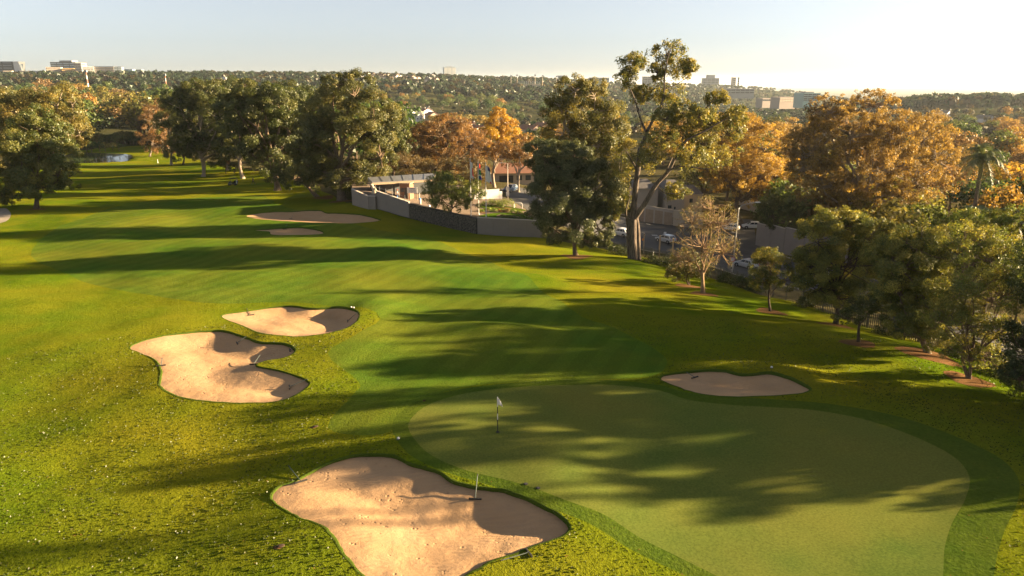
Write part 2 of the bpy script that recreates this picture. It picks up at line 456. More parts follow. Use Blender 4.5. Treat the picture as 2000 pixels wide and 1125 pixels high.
def turf(name, c1, c2, c3, tuft, tuftdist, patch=.55, sheen=0.0, band=0.0, bw=2.0, brot=.5, clump=0.0):
    """c1/c2 alternate over metres, c3 is the yellowed patch colour"""
    m, nt, out = new_mat(name)
    p = pos(nt)
    big = ramp(nt, noise(nt, .07, p, 3), .35, .68)
    mid = ramp(nt, noise(nt, .45, p, 4), .3, .7)
    fine = noise(nt, tuft, p, 3, .7)
    grain = noise(nt, tuft * 3.1, p, 2, .7)
    c = mix(nt, mid, c1, c2)
    c = mix(nt, math_(nt, 'MULTIPLY', big, patch), c, c3)
    c = mix(nt, ramp(nt, fine, .25, .75), mix(nt, 1.0, c, (.62, .66, .6), 'MULTIPLY'), mix(nt, 1.0, c, (1.25, 1.22, 1.15), 'MULTIPLY'))
    if band:
        mp = N(nt, 'ShaderNodeMapping'); mp.inputs['Rotation'].default_value = (0, 0, brot); nt.links.new(p, mp.inputs[0])
        w = N(nt, 'ShaderNodeTexWave'); w.wave_type = 'BANDS'; w.bands_direction = 'X'; w.inputs['Scale'].default_value = .314 / bw; w.inputs['Distortion'].default_value = 1.2; w.inputs['Detail Scale'].default_value = .12
        nt.links.new(mp.outputs[0], w.inputs['Vector'])
        f = ramp(nt, w.outputs['Fac'], .42, .58)
        c = mix(nt, f, mix(nt, 1.0, c, (1 - band, 1 - band, 1 - band), 'MULTIPLY'), mix(nt, 1.0, c, (1 + band, 1 + band, 1 + band), 'MULTIPLY'))
    nrm = bump(nt, math_(nt, 'ADD', fine, math_(nt, 'MULTIPLY', grain, .5)), tuftdist)
    if clump: nrm = bump(nt, noise(nt, 1.6, p, 4, .65), clump, 1.0, nrm)
    b = princ(nt, out, c, .9, nrm, 0, .0)
    b.inputs['Sheen Weight'].default_value = sheen
    b.inputs['Sheen Tint'].default_value = (.9, .95, .5, 1)
    b.inputs['Sheen Roughness'].default_value = .45
    return m
M_ROUGH = turf('rough_grass', (.066, .116, .006), (.106, .146, .008), (.205, .172, .012), 6.5, .08, .8, clump=.09)
M_FAIR = turf('fairway_grass', (.050, .108, .012), (.076, .128, .014), (.155, .150, .018), 7.0, .05, .7, band=.06, bw=2.4, brot=.35, clump=.05)
M_GREEN = turf('green_grass', (.082, .124, .026), (.110, .142, .030), (.200, .165, .036), 9.0, .006, .75)
M_FRINGE = turf('fringe_grass', (.046, .088, .011), (.070, .104, .013), (.115, .120, .016), 6.0, .04, .5, clump=.05)
def sandmat():
    m, nt, out = new_mat('bunker_sand')
    p = pos(nt)
    big = noise(nt, .35, p, 3); mid = noise(nt, 1.7, p, 4); fine = noise(nt, 16, p, 3, .7)
    c = mix(nt, ramp(nt, big, .3, .7), (.40, .245, .125), (.455, .290, .160))
    c = mix(nt, ramp(nt, mid, .52, .78), c, (.37, .235, .135))
    c = mix(nt, ramp(nt, fine, .3, .75), mix(nt, 1.0, c, (.88, .87, .86), 'MULTIPLY'), c)
    # rake furrows: curved rings warped by noise, only in some places
    w = N(nt, 'ShaderNodeTexWave'); w.wave_type = 'RINGS'; w.rings_direction = 'Z'
    w.inputs['Scale'].default_value = 1.1; w.inputs['Distortion'].default_value = 7.0; w.inputs['Detail'].default_value = 2.0; w.inputs['Detail Scale'].default_value = .35
    nt.links.new(p, w.inputs['Vector'])
    gate = ramp(nt, noise(nt, .55, p, 2), .42, .62)
    h = math_(nt, 'ADD', math_(nt, 'MULTIPLY', math_(nt, 'MULTIPLY', w.outputs['Fac'], gate), .35), math_(nt, 'ADD', math_(nt, 'MULTIPLY', mid, 1.0), math_(nt, 'MULTIPLY', fine, .3)))
    v = N(nt, 'ShaderNodeTexVoronoi'); v.inputs['Scale'].default_value = 3.4; nt.links.new(p, v.inputs['Vector'])
    trk = ramp(nt, noise(nt, .8, p, 2), .58, .63)
    pit = math_(nt, 'MULTIPLY', math_(nt, 'SUBTRACT', 1.0, ramp(nt, v.outputs['Distance'], .10, .30)), trk)
    c = mix(nt, math_(nt, 'MULTIPLY', pit, .4), c, (.25, .145, .075))  # darker footprints: shade in the hollows put into the colour
    c = mix(nt, math_(nt, 'MULTIPLY', math_(nt, 'MULTIPLY', ramp(nt, w.outputs['Fac'], .3, .7), gate), .16), c, (.30, .19, .11))
    h = math_(nt, 'SUBTRACT', h, math_(nt, 'MULTIPLY', pit, .6))
    princ(nt, out, c, .95, bump(nt, h, .05), 0, .1)
    return m
M_SAND = sandmat()
def soilmat(name, a, b, sc_=6.0, d=.04):
    m, nt, out = new_mat(name); p = pos(nt)
    f = noise(nt, sc_, p, 4, .7)
    princ(nt, out, mix(nt, ramp(nt, f, .3, .7), a, b), .95, bump(nt, f, d), 0, .0)
    return m
M_LIPSOIL = soilmat('turf_edge', (.040, .065, .010), (.072, .100, .014), 12, .05)
M_MULCH = soilmat('mulch', (.100, .052, .022), (.19, .110, .052), 14, .05)
M_VERGE = soilmat('suburb_ground', (.045, .050, .020), (.105, .080, .040), .8, .10)
M_HILL = soilmat('hill_ground', (.028, .036, .016), (.065, .060, .026), .03, .5)
def roadmat():
    m, nt, out = new_mat('asphalt'); p = pos(nt)
    f = noise(nt, 30, p, 3, .7); b = noise(nt, .5, p, 4)
    c = mix(nt, ramp(nt, b, .3, .7), (.035, .035, .037), (.060, .058, .056))
    princ(nt, out, mix(nt, math_(nt, 'MULTIPLY', f, .5), c, (.12, .11, .10)), .8, bump(nt, f, .01), 0, .3)
    return m
M_ROAD = roadmat()
M_PAVE = soilmat('paving', (.15, .115, .09), (.22, .17, .13), 1.2, .01)
M_PATH = soilmat('path_surface', (.22, .19, .16), (.32, .28, .23), 2.0, .02)
def watermat():
    m, nt, out = new_mat('pond_water'); p = pos(nt)
    b = princ(nt, out, (.012, .016, .012), .06, bump(nt, noise(nt, 1.5, p, 2), .01, .25), 0, .5)
    b.inputs['IOR'].default_value = 1.33
    return m
M_WATER = watermat()
def leafmat(name, trans=.42, gloss=.025):
    m, nt, out = new_mat(name)
    at = N(nt, 'ShaderNodeAttribute'); at.attribute_name = 'Col'
    oi = N(nt, 'ShaderNodeObjectInfo')
    c = mix(nt, 1.0, at.outputs['Color'], oi.outputs['Color'], 'MULTIPLY')
    d = N(nt, 'ShaderNodeBsdfDiffuse'); t = N(nt, 'ShaderNodeBsdfTranslucent'); g = N(nt, 'ShaderNodeBsdfGlossy')
    g.inputs['Roughness'].default_value = .45; g.inputs['Color'].default_value = (.9, .9, .85, 1)
    nt.links.new(c, d.inputs[0])
    nt.links.new(mix(nt, 1.0, c, (1.25, 1.15, .7), 'MULTIPLY'), t.inputs[0])
    a = N(nt, 'ShaderNodeMixShader'); a.inputs[0].default_value = trans
    nt.links.new(d.outputs[0], a.inputs[1]); nt.links.new(t.outputs[0], a.inputs[2])
    b = N(nt, 'ShaderNodeMixShader'); b.inputs[0].default_value = gloss
    nt.links.new(a.outputs[0], b.inputs[1]); nt.links.new(g.outputs[0], b.inputs[2])
    nt.links.new(b.outputs[0], out.inputs['Surface'])
    return m
M_LEAF = leafmat('leaf')
M_LEAFG = leafmat('leathery_leaf', .25, .08)
def barkmat(name, a, b, s=3.0):
    m, nt, out = new_mat(name)
    tc = N(nt, 'ShaderNodeTexCoord'); mp = N(nt, 'ShaderNodeMapping'); mp.inputs['Scale'].default_value = (s * 2, s * 2, s * .35)
    nt.links.new(tc.outputs['Object'], mp.inputs[0])
    f = noise(nt, 1.6, mp.outputs[0], 5, .65)
    princ(nt, out, mix(nt, ramp(nt, f, .35, .68), a, b), .9, bump(nt, f, .05), 0, .15)
    return m
M_BARK = barkmat('dark_bark', (.035, .026, .018), (.12, .085, .06))
M_BARKP = barkmat('pale_bark', (.20, .15, .105), (.40, .33, .26), 2.0)
M_BARKM = barkmat('brown_bark', (.08, .055, .038), (.22, .16, .11))

# ------------------------------------------------------------------ ground sheets
def ground():
    rs = np.exp(np.arange(math.log(9.5), math.log(165), .0092)); rs = np.append(rs[:-1], 165.0)
    th = np.concatenate([np.arange(-1.22, -.75, .014), np.arange(-.75, .75, .0052), np.arange(.75, 1.23, .014)])
    Rr, T = np.meshgrid(rs, th, indexing='ij')
    jr = 1 + np.where((Rr < 160) & (Rr > 10), rng.uniform(-.0022, .0022, Rr.shape), 0)
    X, Y = (Rr * jr * np.sin(T)), (Rr * jr * np.cos(T))
    pts = np.stack([X, Y], -1).reshape(-1, 2)
    rings = []
    for k, P in bpoly.items():
        rings.append(P)
    rings += [GREENP, FRINGEP, FAIRWAYP, PATHP, ROADP, COURSEP]
    # keep grid points clear of constraint lines
    keep = np.ones(len(pts), bool)
    for P in rings[:len(bpoly)]:
        b0, b1 = P.min(0) - 1, P.max(0) + 1
        m = np.where(((pts > b0) & (pts < b1)).all(1))[0]
        d = np.abs(poly_sd(pts[m, 0], pts[m, 1], P)); keep[m[d < .10]] = False
    pts = pts[keep]
    extra = []; edges = []; base = len(pts)
    def add_ring(P, step):
        nonlocal base
        D = []
        for i in range(len(P)):
            a, b = P[i], P[(i + 1) % len(P)]
            n = max(1, int(np.linalg.norm(b - a) / step))
            for k in range(n): D.append(a + (b - a) * k / n)
        D = np.array(D); ids = []
        prev = None; first_i = None
        for q in D:
            r = math.hypot(*q)
            if not (9.6 < r < 164.9) or abs(math.atan2(q[0], q[1])) > 1.21:
                prev = None; continue
            extra.append(q); i = base; base += 1
            if prev is not None: edges.append((prev, i))
            else: pass
            if first_i is None and np.allclose(q, D[0]): first_i = i
            prev = i
        if prev is not None and first_i is not None: edges.append((prev, first_i))
    for k, P in bpoly.items(): add_ring(P, .30)
    add_ring(GREENP, .6); add_ring(FRINGEP, .6); add_ring(FAIRWAYP, 1.0); add_ring(PATHP, 1.0); add_ring(ROADP, 1.0); add_ring(COURSEP, 1.0)
    P2 = np.concatenate([pts, np.array(extra)])
    res = delaunay_2d_cdt([Vector(p) for p in P2], edges, [], 0, 1e-6)
    V2 = np.array([(v.x, v.y) for v in res[0]]); F = np.array([f for f in res[2] if len(f) == 3])
    c = V2[F].mean(1)
    def inside(P): 
        b0, b1 = P.min(0), P.max(0); o = np.zeros(len(c), bool)
        m = np.where(((c > b0) & (c < b1)).all(1))[0]
        if len(m): o[m] = poly_sd(c[m, 0], c[m, 1], P) < 0
        return o
    reg = np.zeros(len(F), int)                      # 0 rough
    reg[~inside(COURSEP)] = 1                        # suburb ground
    reg[inside(FAIRWAYP)] = 2
    reg[inside(PATHP)] = 5
    reg[inside(FRINGEP)] = 3
    reg[inside(GREENP)] = 4
    reg[inside(ROADP)] = 6
    for i, P in enumerate(bpoly.values()): reg[inside(P)] = 10 + i
    Z = Zt(V2[:, 0], V2[:, 1])
    # slightly lower cut of the mown surfaces is left to shading; analytic normals
    def nrm(x, y, f, e=.12):
        gx = (f(x + e, y) - f(x - e, y)) / (2 * e); gy = (f(x, y + e) - f(x, y - e)) / (2 * e)
        n = np.stack([-gx, -gy, np.ones_like(gx)], -1); return n / np.linalg.norm(n, axis=1)[:, None]
    NN = nrm(V2[:, 0], V2[:, 1], Zt)
    # outer part
    ro = np.exp(np.concatenate([np.arange(math.log(165), math.log(460), .0125), np.arange(math.log(460), math.log(42000), .026)])); ro[0] = 165.0
    Ro, To = np.meshgrid(ro, th, indexing='ij'); Xo, Yo = (Ro * np.sin(To)).ravel(), (Ro * np.cos(To)).ravel()
    Zo = Zt(Xo, Yo)
    n = len(th); i = np.arange((len(ro) - 1) * (n - 1)); i = (i // (n - 1)) * n + i % (n - 1)
    Q = np.stack([i, i + 1, i + n + 1, i + n], -1)
    cx, cy = Xo[Q].mean(1), Yo[Q].mean(1)
    far_r = np.hypot(cx, cy)
    oc = np.zeros(len(Q), bool); m = np.where(far_r < 700)[0]
    oc[m] = poly_sd(cx[m], cy[m], COURSEP) < 0
    No = nrm(Xo, Yo, Zt, 1.0)
    def emit(name, ftri, fquad, mat, kind='structure'):
        used = np.unique(F[ftri]); mp = np.full(len(V2), -1); mp[used] = np.arange(len(used))
        Vv = np.column_stack([V2[used], Z[used]]); nn = NN[used]; fl = []
        if ftri.any(): fl.append(mp[F[ftri]])
        if fquad is not None and fquad.any():
            u2 = np.unique(Q[fquad]); m2 = np.full(len(Xo), -1); m2[u2] = np.arange(len(u2)) + len(Vv)
            Vv = np.concatenate([Vv, np.column_stack([Xo[u2], Yo[u2], Zo[u2]])]); nn = np.concatenate([nn, No[u2]]); fl.append(m2[Q[fquad]])
        return mesh_obj(name, np_mesh(name, Vv, fl, mat, True, normals=nn), kind=kind)
    emit('rough', reg == 0, oc, M_ROUGH)
    emit('ground', reg == 1, (~oc) & (far_r < 420), M_VERGE)
    emit('hills', np.zeros(len(F), bool), (~oc) & (far_r >= 420), M_HILL)
    emit('fairway', reg == 2, None, M_FAIR)
    emit('fringe', reg == 3, None, M_FRINGE)
    emit('putting_green', reg == 4, None, M_GREEN)
    emit('path', reg == 5, None, M_PATH)
    emit('road', reg == 6, None, M_ROAD)
    # bunkers: sand and cut turf edge
    for bi, (k, P) in enumerate(bpoly.items()):
        f = F[reg == 10 + bi]; used = np.unique(f); mp = np.full(len(V2), -1); mp[used] = np.arange(len(used))
        v = V2[used]; d = -poly_sd(v[:, 0], v[:, 1], P); d = np.where(d < .004, 0, d)
        zz = sandz(k, v[:, 0], v[:, 1], d)
        o = mesh_obj('bunker', np_mesh('bunker', np.column_stack([v, zz]), mp[f], M_SAND, True), kind='structure', label=LABELS_B[k])
        # edge wall
        D = []
        for i in range(len(P)):
            a, b = P[i], P[(i + 1) % len(P)]
            nn = max(1, int(np.linalg.norm(b - a) / .30))
            for q in range(nn): D.append(a + (b - a) * q / nn)
        D = np.array(D); n2 = len(D); x, y = D[:, 0], D[:, 1]
        cen = P.mean(0); inn = cen - D; inn /= np.linalg.norm(inn, axis=1)[:, None]
        jag = .035 + .03 * vnoise(x * 5, y * 5)
        top = np.column_stack([D, Z0(x, y) + .012]); over = np.column_stack([D + inn * jag[:, None], Z0(x, y) - .02])
        low = np.column_stack([D - inn * .02, Z0(x, y) - lip(k, x, y) - .06])
        back = np.column_stack([D - inn * .12, Z0(x, y) + .006])
        Vw = np.concatenate([back, top, over, low]); a = np.arange(n2); b = (a + 1) % n2
        Fq = np.concatenate([np.stack([a + s * n2, b + s * n2, b + (s + 1) * n2, a + (s + 1) * n2], -1) for s in range(3)])
        mesh_obj('turf_edge', np_mesh('turf_edge', Vw, Fq, M_LIPSOIL, True), kind='structure')
    # pond water
    pw = MB(); pw.add([(p[0], p[1], POND_Z) for p in PONDP], [tuple(range(len(PONDP)))]); pw.obj('pond_water', M_WATER, kind='structure')
ground()

# ------------------------------------------------------------------ vegetation
def unit(v): return v / (np.linalg.norm(v, axis=-1, keepdims=True) + 1e-9)
def leaf_cloud(cen, rad, n, size, outw, pal, rg, flat=.55, asp=.55, drop=0.0):
    """n leaves round each cluster centre; outw = outward direction of the crown at each centre"""
    cen = np.asarray(cen, float); k = len(cen)
    n = np.broadcast_to(np.asarray(n, int), (k,)); ci = np.repeat(np.arange(k), n); m = len(ci)
    d = unit(rg.normal(size=(m, 3))); rr = rg.uniform(.25, 1.0, m) ** .6
    rad = np.broadcast_to(np.asarray(rad, float), (k,))[ci]
    off = d * (rr * rad)[:, None]; off[:, 2] *= .85
    P = cen[ci] + off; P[:, 2] -= drop * rg.uniform(0, 1, m) * rad
    nr = unit(d * .7 + outw[ci] * .6 + rg.normal(size=(m, 3)) * flat)
    t = unit(np.cross(nr, rg.normal(size=(m, 3)))); b = np.cross(nr, t)
    s = size * rg.uniform(.6, 1.35, m)
    L = t * s[:, None] * .5; Wd = b * (s * asp)[:, None] * .5
    V = np.stack([P + L, P - L + Wd, P - L - Wd], 1).reshape(-1, 3)
    F = np.arange(m * 3).reshape(-1, 3)
    pal = np.asarray(pal, float) * PAL_GAIN
    pick = rg.integers(0, len(pal), k); w = rg.uniform(.75, 1.25, (k, 1))
    c = (pal[pick] * w)[ci]
    swap = rg.random(m) < .25; c[swap] = pal[rg.integers(0, len(pal), swap.sum())]
    c = c * rg.uniform(.75, 1.3, (m, 1))
    return V, F, np.repeat(c, 3, 0)
PAL_GAIN = np.array([1.30, 1.48, 1.25])
class Wood:
    def __init__(s): s.V = []; s.F = []; s.n = 0
    def tube(s, P, R, n=5):
        P = np.asarray(P, float); R = np.asarray(R, float); k = len(P)
        t = unit(np.gradient(P, axis=0)); ref = np.where(np.abs(t[:, 2:3]) > .8, [[1., .2, 0]], [[0, 0, 1.]])
        a = unit(np.cross(t, ref)); b = np.cross(t, a)
        for i in range(1, k):                      # keep the frame from flipping
            if (a[i] * a[i - 1]).sum() < 0: a[i] *= -1; b[i] *= -1
        w = np.arange(n) * 2 * np.pi / n
        V = P[:, None] + (a[:, None] * np.cos(w)[None, :, None] + b[:, None] * np.sin(w)[None, :, None]) * R[:, None, None]
        i = np.arange((k - 1) * n); r, c = i // n, i % n
        F = np.stack([r * n + c, r * n + (c + 1) % n, (r + 1) * n + (c + 1) % n, (r + 1) * n + c], -1) + s.n
        s.V.append(V.reshape(-1, 3)); s.F.append(F); s.n += k * n
    def limb(s, a, b, r0, r1, rg, wig=.08, seg=5, n=5, sag=0.0):
        a = np.asarray(a, float); b = np.asarray(b, float); L = np.linalg.norm(b - a); t = np.linspace(0, 1, seg + 1)[:, None]
        P = a + (b - a) * t + np.sin(t * np.pi) * rg.normal(size=3) * L * wig
        P[:, 2] += (np.sin(t * np.pi) * L * sag)[:, 0]
        P[1:-1] += rg.normal(size=(seg - 1, 3)) * L * .02
        s.tube(P, r0 + (r1 - r0) * t[:, 0] ** .8, n); return P
    def mesh(s, name, mat): return np_mesh(name, np.concatenate(s.V), np.concatenate(s.F), mat, True)

DARK = [(.044, .050, .014), (.060, .060, .018), (.082, .073, .022), (.034, .040, .014)]
OLIVE = [(.062, .066, .019), (.085, .078, .021), (.046, .054, .017), (.110, .092, .024)]
GOLDEN = [(.135, .098, .026), (.10, .080, .024), (.072, .064, .020), (.17, .112, .028)]
ORANGE = [(.24, .138, .036), (.19, .104, .034), (.30, .176, .038), (.125, .07, .030)]
BROWN = [(.17, .080, .034), (.135, .064, .032), (.21, .108, .042), (.10, .055, .03)]
SILVER = [(.064, .064, .033), (.050, .053, .027), (.092, .085, .046), (.038, .042, .021)]
YOUNG = [(.135, .115, .026), (.090, .085, .022), (.18, .14, .030), (.065, .070, .018)]
TWIG = [(.15, .105, .05), (.12, .085, .045), (.11, .10, .03), (.18, .125, .05)]

def lobes_world(lobes, y0, rg, spread=.35):
    out = []
    for l in lobes:
        px, py, rx, ry = l[:4]
        dy = l[4] if len(l) > 4 else None
        p = at_y(px, py, y0); m = mpp(p)
        if dy is None: dy = rg.uniform(-spread, spread) * rx * m
        p = at_y(px, py, y0 + dy); m = mpp(p)
        out.append((np.array(p), np.array([rx * m, (rx + ry) * .5 * m, ry * m])))
    return out
def hero(label, base, lobes, pal, group=None, name='broadleaf_tree', leaf=.40, cover=2.6, clump=.24, trunk=.45, bark=None, leafm=None, seed=0, D=None, twigs=8, hub=.45, z0=None, asp=.55, back=True, drop=0.0, fill=.75, stems=1, flat=.55, cat='tree', rs=1.1):
    rg = np.random.default_rng(seed + 100)
    if D is None: B = G(*base)
    else:
        t = at_y(base[0], 400, D); B = Vector((t.x, D, float(Zt(t.x, D))))
    if z0 is not None: B.z = z0
    B = Vector((B.x, B.y, B.z - .05))
    L = [(c, r * rs) for c, r in lobes_world(lobes, B.y, rg)]
    if back:                                        # the side of the crown that faces away
        for c, r in list(L):
            if rg.random() < .6:
                L.append((c + np.array([rg.uniform(-.3, .3) * r[0], r[1] * rg.uniform(.5, .9), -rg.uniform(0, .3) * r[2]]), r * rg.uniform(.7, .9)))
    root = empty(name, B, 0, label, cat, group)
    org = np.array(B); bark = bark or M_BARK
    allc = np.concatenate([[c] for c, r in L]); cx = allc[:, :2].mean(0); zlo = min(c[2] - r[2] for c, r in L); zhi = max(c[2] + r[2] for c, r in L)
    wood = Wood()
    # trunk(s)
    H = zhi - org[2]; hz = max(zlo, org[2] + .12 * H); hz = hz + (zhi - hz) * hub * .5
    for s in range(stems):
        top = np.array([org[0] + (cx[0] - org[0]) * .5 + (rg.uniform(-1, 1) * .08 * H if stems > 1 else 0), org[1] + (cx[1] - org[1]) * .4, hz])
        foot = np.array([rg.uniform(-.1, .1), rg.uniform(-.1, .1), 0]) * (stems > 1) * 3 * trunk
        t = np.linspace(0, 1, 9)[:, None]
        P = org + foot + (top - org - foot) * t + np.sin(t * np.pi) * rg.normal(size=3) * H * .02
        R = trunk * (1 - .45 * t[:, 0]) * (1 + .55 * np.exp(-t[:, 0] * 14)) / (1 if stems == 1 else 1.5)
        P[0, 2] -= .3
        wood.tube(P, R, 9)
    cl, cr, ow = [], [], []
    area = sum((r[0] * r[2]) for c, r in L) * 3.14
    for c, r in L:
        rm = r.mean(); k = max(12, int(2.3 * fill / clump ** 2))
        d = unit(rg.normal(size=(k, 3))); d[:, 2] = np.abs(d[:, 2]) * np.where(rg.random(k) < .28, -1, 1)
        q = c + d * r * (rg.uniform(.35, 1.0, k) ** .45)[:, None]
        cl.append(q); cr.append(np.full(k, clump * rm * .92) * rg.uniform(.7, 1.35, k)); ow.append(d)
        a0 = org + (top - org) * rg.uniform(.55, 1.0) if c[2] > hz else org + (top - org) * rg.uniform(.35, .8)
        b0 = trunk * .5 * min(1, (rm / 3.0)) + .02
        mid = c - np.array([0, 0, r[2] * .25])
        wood.limb(a0, mid, b0, b0 * .35, rg, .08, 6, 6, .05)
        for j in rg.choice(k, min(twigs, k), False):
            wood.limb(mid + (c - mid) * rg.random(), q[j], b0 * .33, .012 + .004 * rm, rg, .08, 4, 4)
    cl = np.concatenate(cl); cr = np.concatenate(cr); ow = np.concatenate(ow)
    leaf = leaf * .66; n_tot = 1.25 * cover * area / (leaf * leaf * asp * .5)
    n_each = np.maximum(3, (n_tot * cr ** 2 / (cr ** 2).sum()).astype(int))
    V, F, c = leaf_cloud(cl - org, cr, n_each, leaf, unit(ow * .8 + [0, 0, .25]), pal, rg, flat, asp, drop)
    wm = Wood.mesh(wood, 'trunk', bark)
    co = np.empty(len(wm.vertices) * 3, np.float32); wm.vertices.foreach_get('co', co); co = co.reshape(-1, 3) - org; wm.vertices.foreach_set('co', co.ravel().astype(np.float32)); wm.update()
    mesh_obj('trunk', wm, root)
    mesh_obj('crown', np_mesh('crown', V, F, leafm or M_LEAF, False, col=c), root)
    global NLEAF
    NLEAF += len(F)
    return root
NLEAF = 0

# --- left side of the fairway
hero('dark leafy tree alone on the left lawn with a bare trunk', (71, 408), [(68,252,42,40),(40,300,40,50),(95,292,38,48),(62,340,55,42),(112,342,24,34),(14,335,34,40),(75,372,42,16)], OLIVE, seed=1, leaf=.5, trunk=.42)
hero('small olive tree cut by the left edge of the photo', (-12, 405), [(-8,358,34,34),(2,382,22,18)], YOUNG, seed=2, leaf=.45, trunk=.25)
hero('tall golden gum behind the lone left lawn tree', (105, 330), [(62,212,50,34),(112,205,42,38),(132,255,26,42),(24,215,42,36),(84,270,55,45),(140,200,18,20)], GOLDEN, seed=3, D=185, leaf=.6, trunk=.5, bark=M_BARKP, cover=2.0, clump=.28)
hero('broad olive gum at the far left edge', (-5, 330), [(-20,230,50,50),(15,260,45,40),(-30,290,50,45)], GOLDEN, seed=4, D=195, leaf=.6, trunk=.5, bark=M_BARKP)
# --- row of big gums in the middle
GR = 'big dark gums along the far side of the fairway'
hero('biggest round gum with grey green crown beside the grey wall', (668, 392), [(690,182,52,36),(640,222,55,52),(725,235,52,58),(680,285,78,58),(742,295,34,48),(612,270,38,42),(598,322,40,38),(668,342,68,30),(725,335,34,22),(655,165,30,20),(590,290,26,26)], [(.082,.073,.024),(.064,.061,.022),(.115,.092,.03),(.050,.050,.018)], GR, seed=5, leaf=.45, trunk=.75, clump=.22, bark=M_BARKM)
hero('dark spreading gum directly left of the biggest round gum', (545, 352), [(500,188,48,30),(462,208,38,36),(542,198,52,34),(500,242,60,48),(562,250,44,48),(530,300,55,42),(578,325,36,30),(478,165,12,12),(470,280,40,36)], DARK, GR, seed=6, D=165, leaf=.5, trunk=.7, clump=.24, bark=M_BARKM)
hero('dark gum with two pale trunks further up the fairway', (405, 333), [(395,186,52,24),(352,205,34,32),(430,218,42,40),(392,245,58,42),(420,288,42,34),(370,268,30,30)], DARK, GR, seed=7, D=215, leaf=.55, trunk=.7, bark=M_BARKP, stems=2)
hero('small weeping tree near the pond end of the fairway', (357, 322), [(357,285,22,22),(338,296,18,20),(350,270,18,14),(375,292,14,18)], OLIVE, seed=8, leaf=.6, trunk=.35, drop=.6)
hero('rusty half bare tree above the pond', (305, 290), [(302,232,28,34),(290,268,20,24),(318,280,20,24)], BROWN, seed=9, D=345, leaf=.7, cover=1.2, trunk=.4, bark=M_BARKP, twigs=16)
hero('gum with a slanting pale trunk in the middle row', (480, 334), [(455,262,34,34),(488,285,34,32),(440,290,24,24)], DARK, GR, seed=10, D=200, leaf=.55, trunk=.5, bark=M_BARKP)
hero('low dark gum left behind the biggest round gum trunk', (620, 384), [(575,345,40,28),(612,345,40,26),(545,325,30,26)], DARK, GR, seed=11, leaf=.5, trunk=.45, bark=M_BARKM)
hero('small bushy young tree on the fairway under the gums', (457, 338), [(457,327,11,10),(466,325,8,8)], DARK, seed=12, leaf=.35, trunk=.14)
hero('thin leaning sapling left of the bushy young tree', (441, 339), [(437,318,9,10),(443,310,7,8)], BROWN, seed=13, leaf=.35, cover=1.0, trunk=.12)
hero('low rounded shrub tree right of the walking golfer', (531, 357), [(530,352,10,8),(523,345,10,9),(540,340,12,10)], YOUNG, seed=14, leaf=.4, trunk=.15)
hero('dark conifer like tree behind the canopy roof', (770, 330), [(768,225,22,26),(772,262,30,34),(770,300,30,26),(748,318,14,12)], DARK, seed=15, D=172, leaf=.5, trunk=.35)
hero('dark gum crown filling the gap left of the biggest round gum', (585, 350), [(585,205,52,42),(600,250,50,50),(560,235,40,40),(615,300,40,40)], DARK, GR, seed=41, D=188, leaf=.55, trunk=.5, bark=M_BARKM)
hero('dark gum crown between the two pale trunked gums', (452, 330), [(450,196,44,36),(472,228,42,46),(430,250,40,40),(455,280,40,36)], DARK, GR, seed=42, D=235, leaf=.6, trunk=.5, bark=M_BARKP)
hero('olive gum behind the weeping tree at the far end of the row', (345, 318), [(345,215,36,36),(330,250,26,30),(365,250,34,40)], OLIVE, GR, seed=43, D=285, leaf=.65, trunk=.5, bark=M_BARKP)
# --- autumn trees behind the gate
hero('wide round russet tree with fine bare twigs behind the canopy', (873, 345), [(868,262,62,32),(828,284,42,38),(916,284,40,38),(870,308,75,26),(880,240,36,18)], BROWN, seed=16, D=182, leaf=.45, cover=1.35, twigs=40, trunk=.5, bark=M_BARKM, clump=.14, flat=1.0)
hero('bright golden tree right of the wide russet tree', (972, 330), [(975,240,28,24),(958,275,32,32),(998,268,24,30),(972,222,16,12)], [(.34,.19,.02),(.28,.145,.02),(.22,.11,.025)], seed=17, D=200, leaf=.5, cover=2.0, trunk=.4, bark=M_BARKP)
hero('autumn tree with a forked pale trunk left of the lamp post', (966, 352), [(966,300,26,16),(948,290,20,18),(985,292,20,18)], BROWN, seed=18, D=160, leaf=.4, cover=1.2, trunk=.34, bark=M_BARKP, hub=.2)
hero('autumn tree with a pale forked trunk beside the dark silvery tree', (1012, 364), [(1012,300,34,26),(1035,310,24,24),(992,308,20,18),(1020,280,22,16)], BROWN, seed=19, D=152, leaf=.4, cover=1.2, trunk=.34, bark=M_BARKP, hub=.2)
hero('dull brown half bare trees in shade right behind the canopy', (845, 350), [(798,322,44,20),(850,330,46,20),(905,328,46,22),(940,335,24,18)], [(.10,.06,.03),(.13,.075,.035),(.08,.055,.025)], seed=44, D=166, leaf=.4, cover=1.4, trunk=.3, stems=3, twigs=20, name='tree_clump', cat='trees')
hero('feathery green tree on the terrace in front of the leftmost flagpole', (880, 421), [(884,362,46,26),(850,378,30,24),(916,384,28,24),(882,396,42,20),(860,352,26,18)], [(.085,.095,.026),(.12,.115,.03),(.06,.07,.02)], seed=45, D=119, z0=-2.3, leaf=.3, cover=1.7, trunk=.2, stems=3, hub=.15)
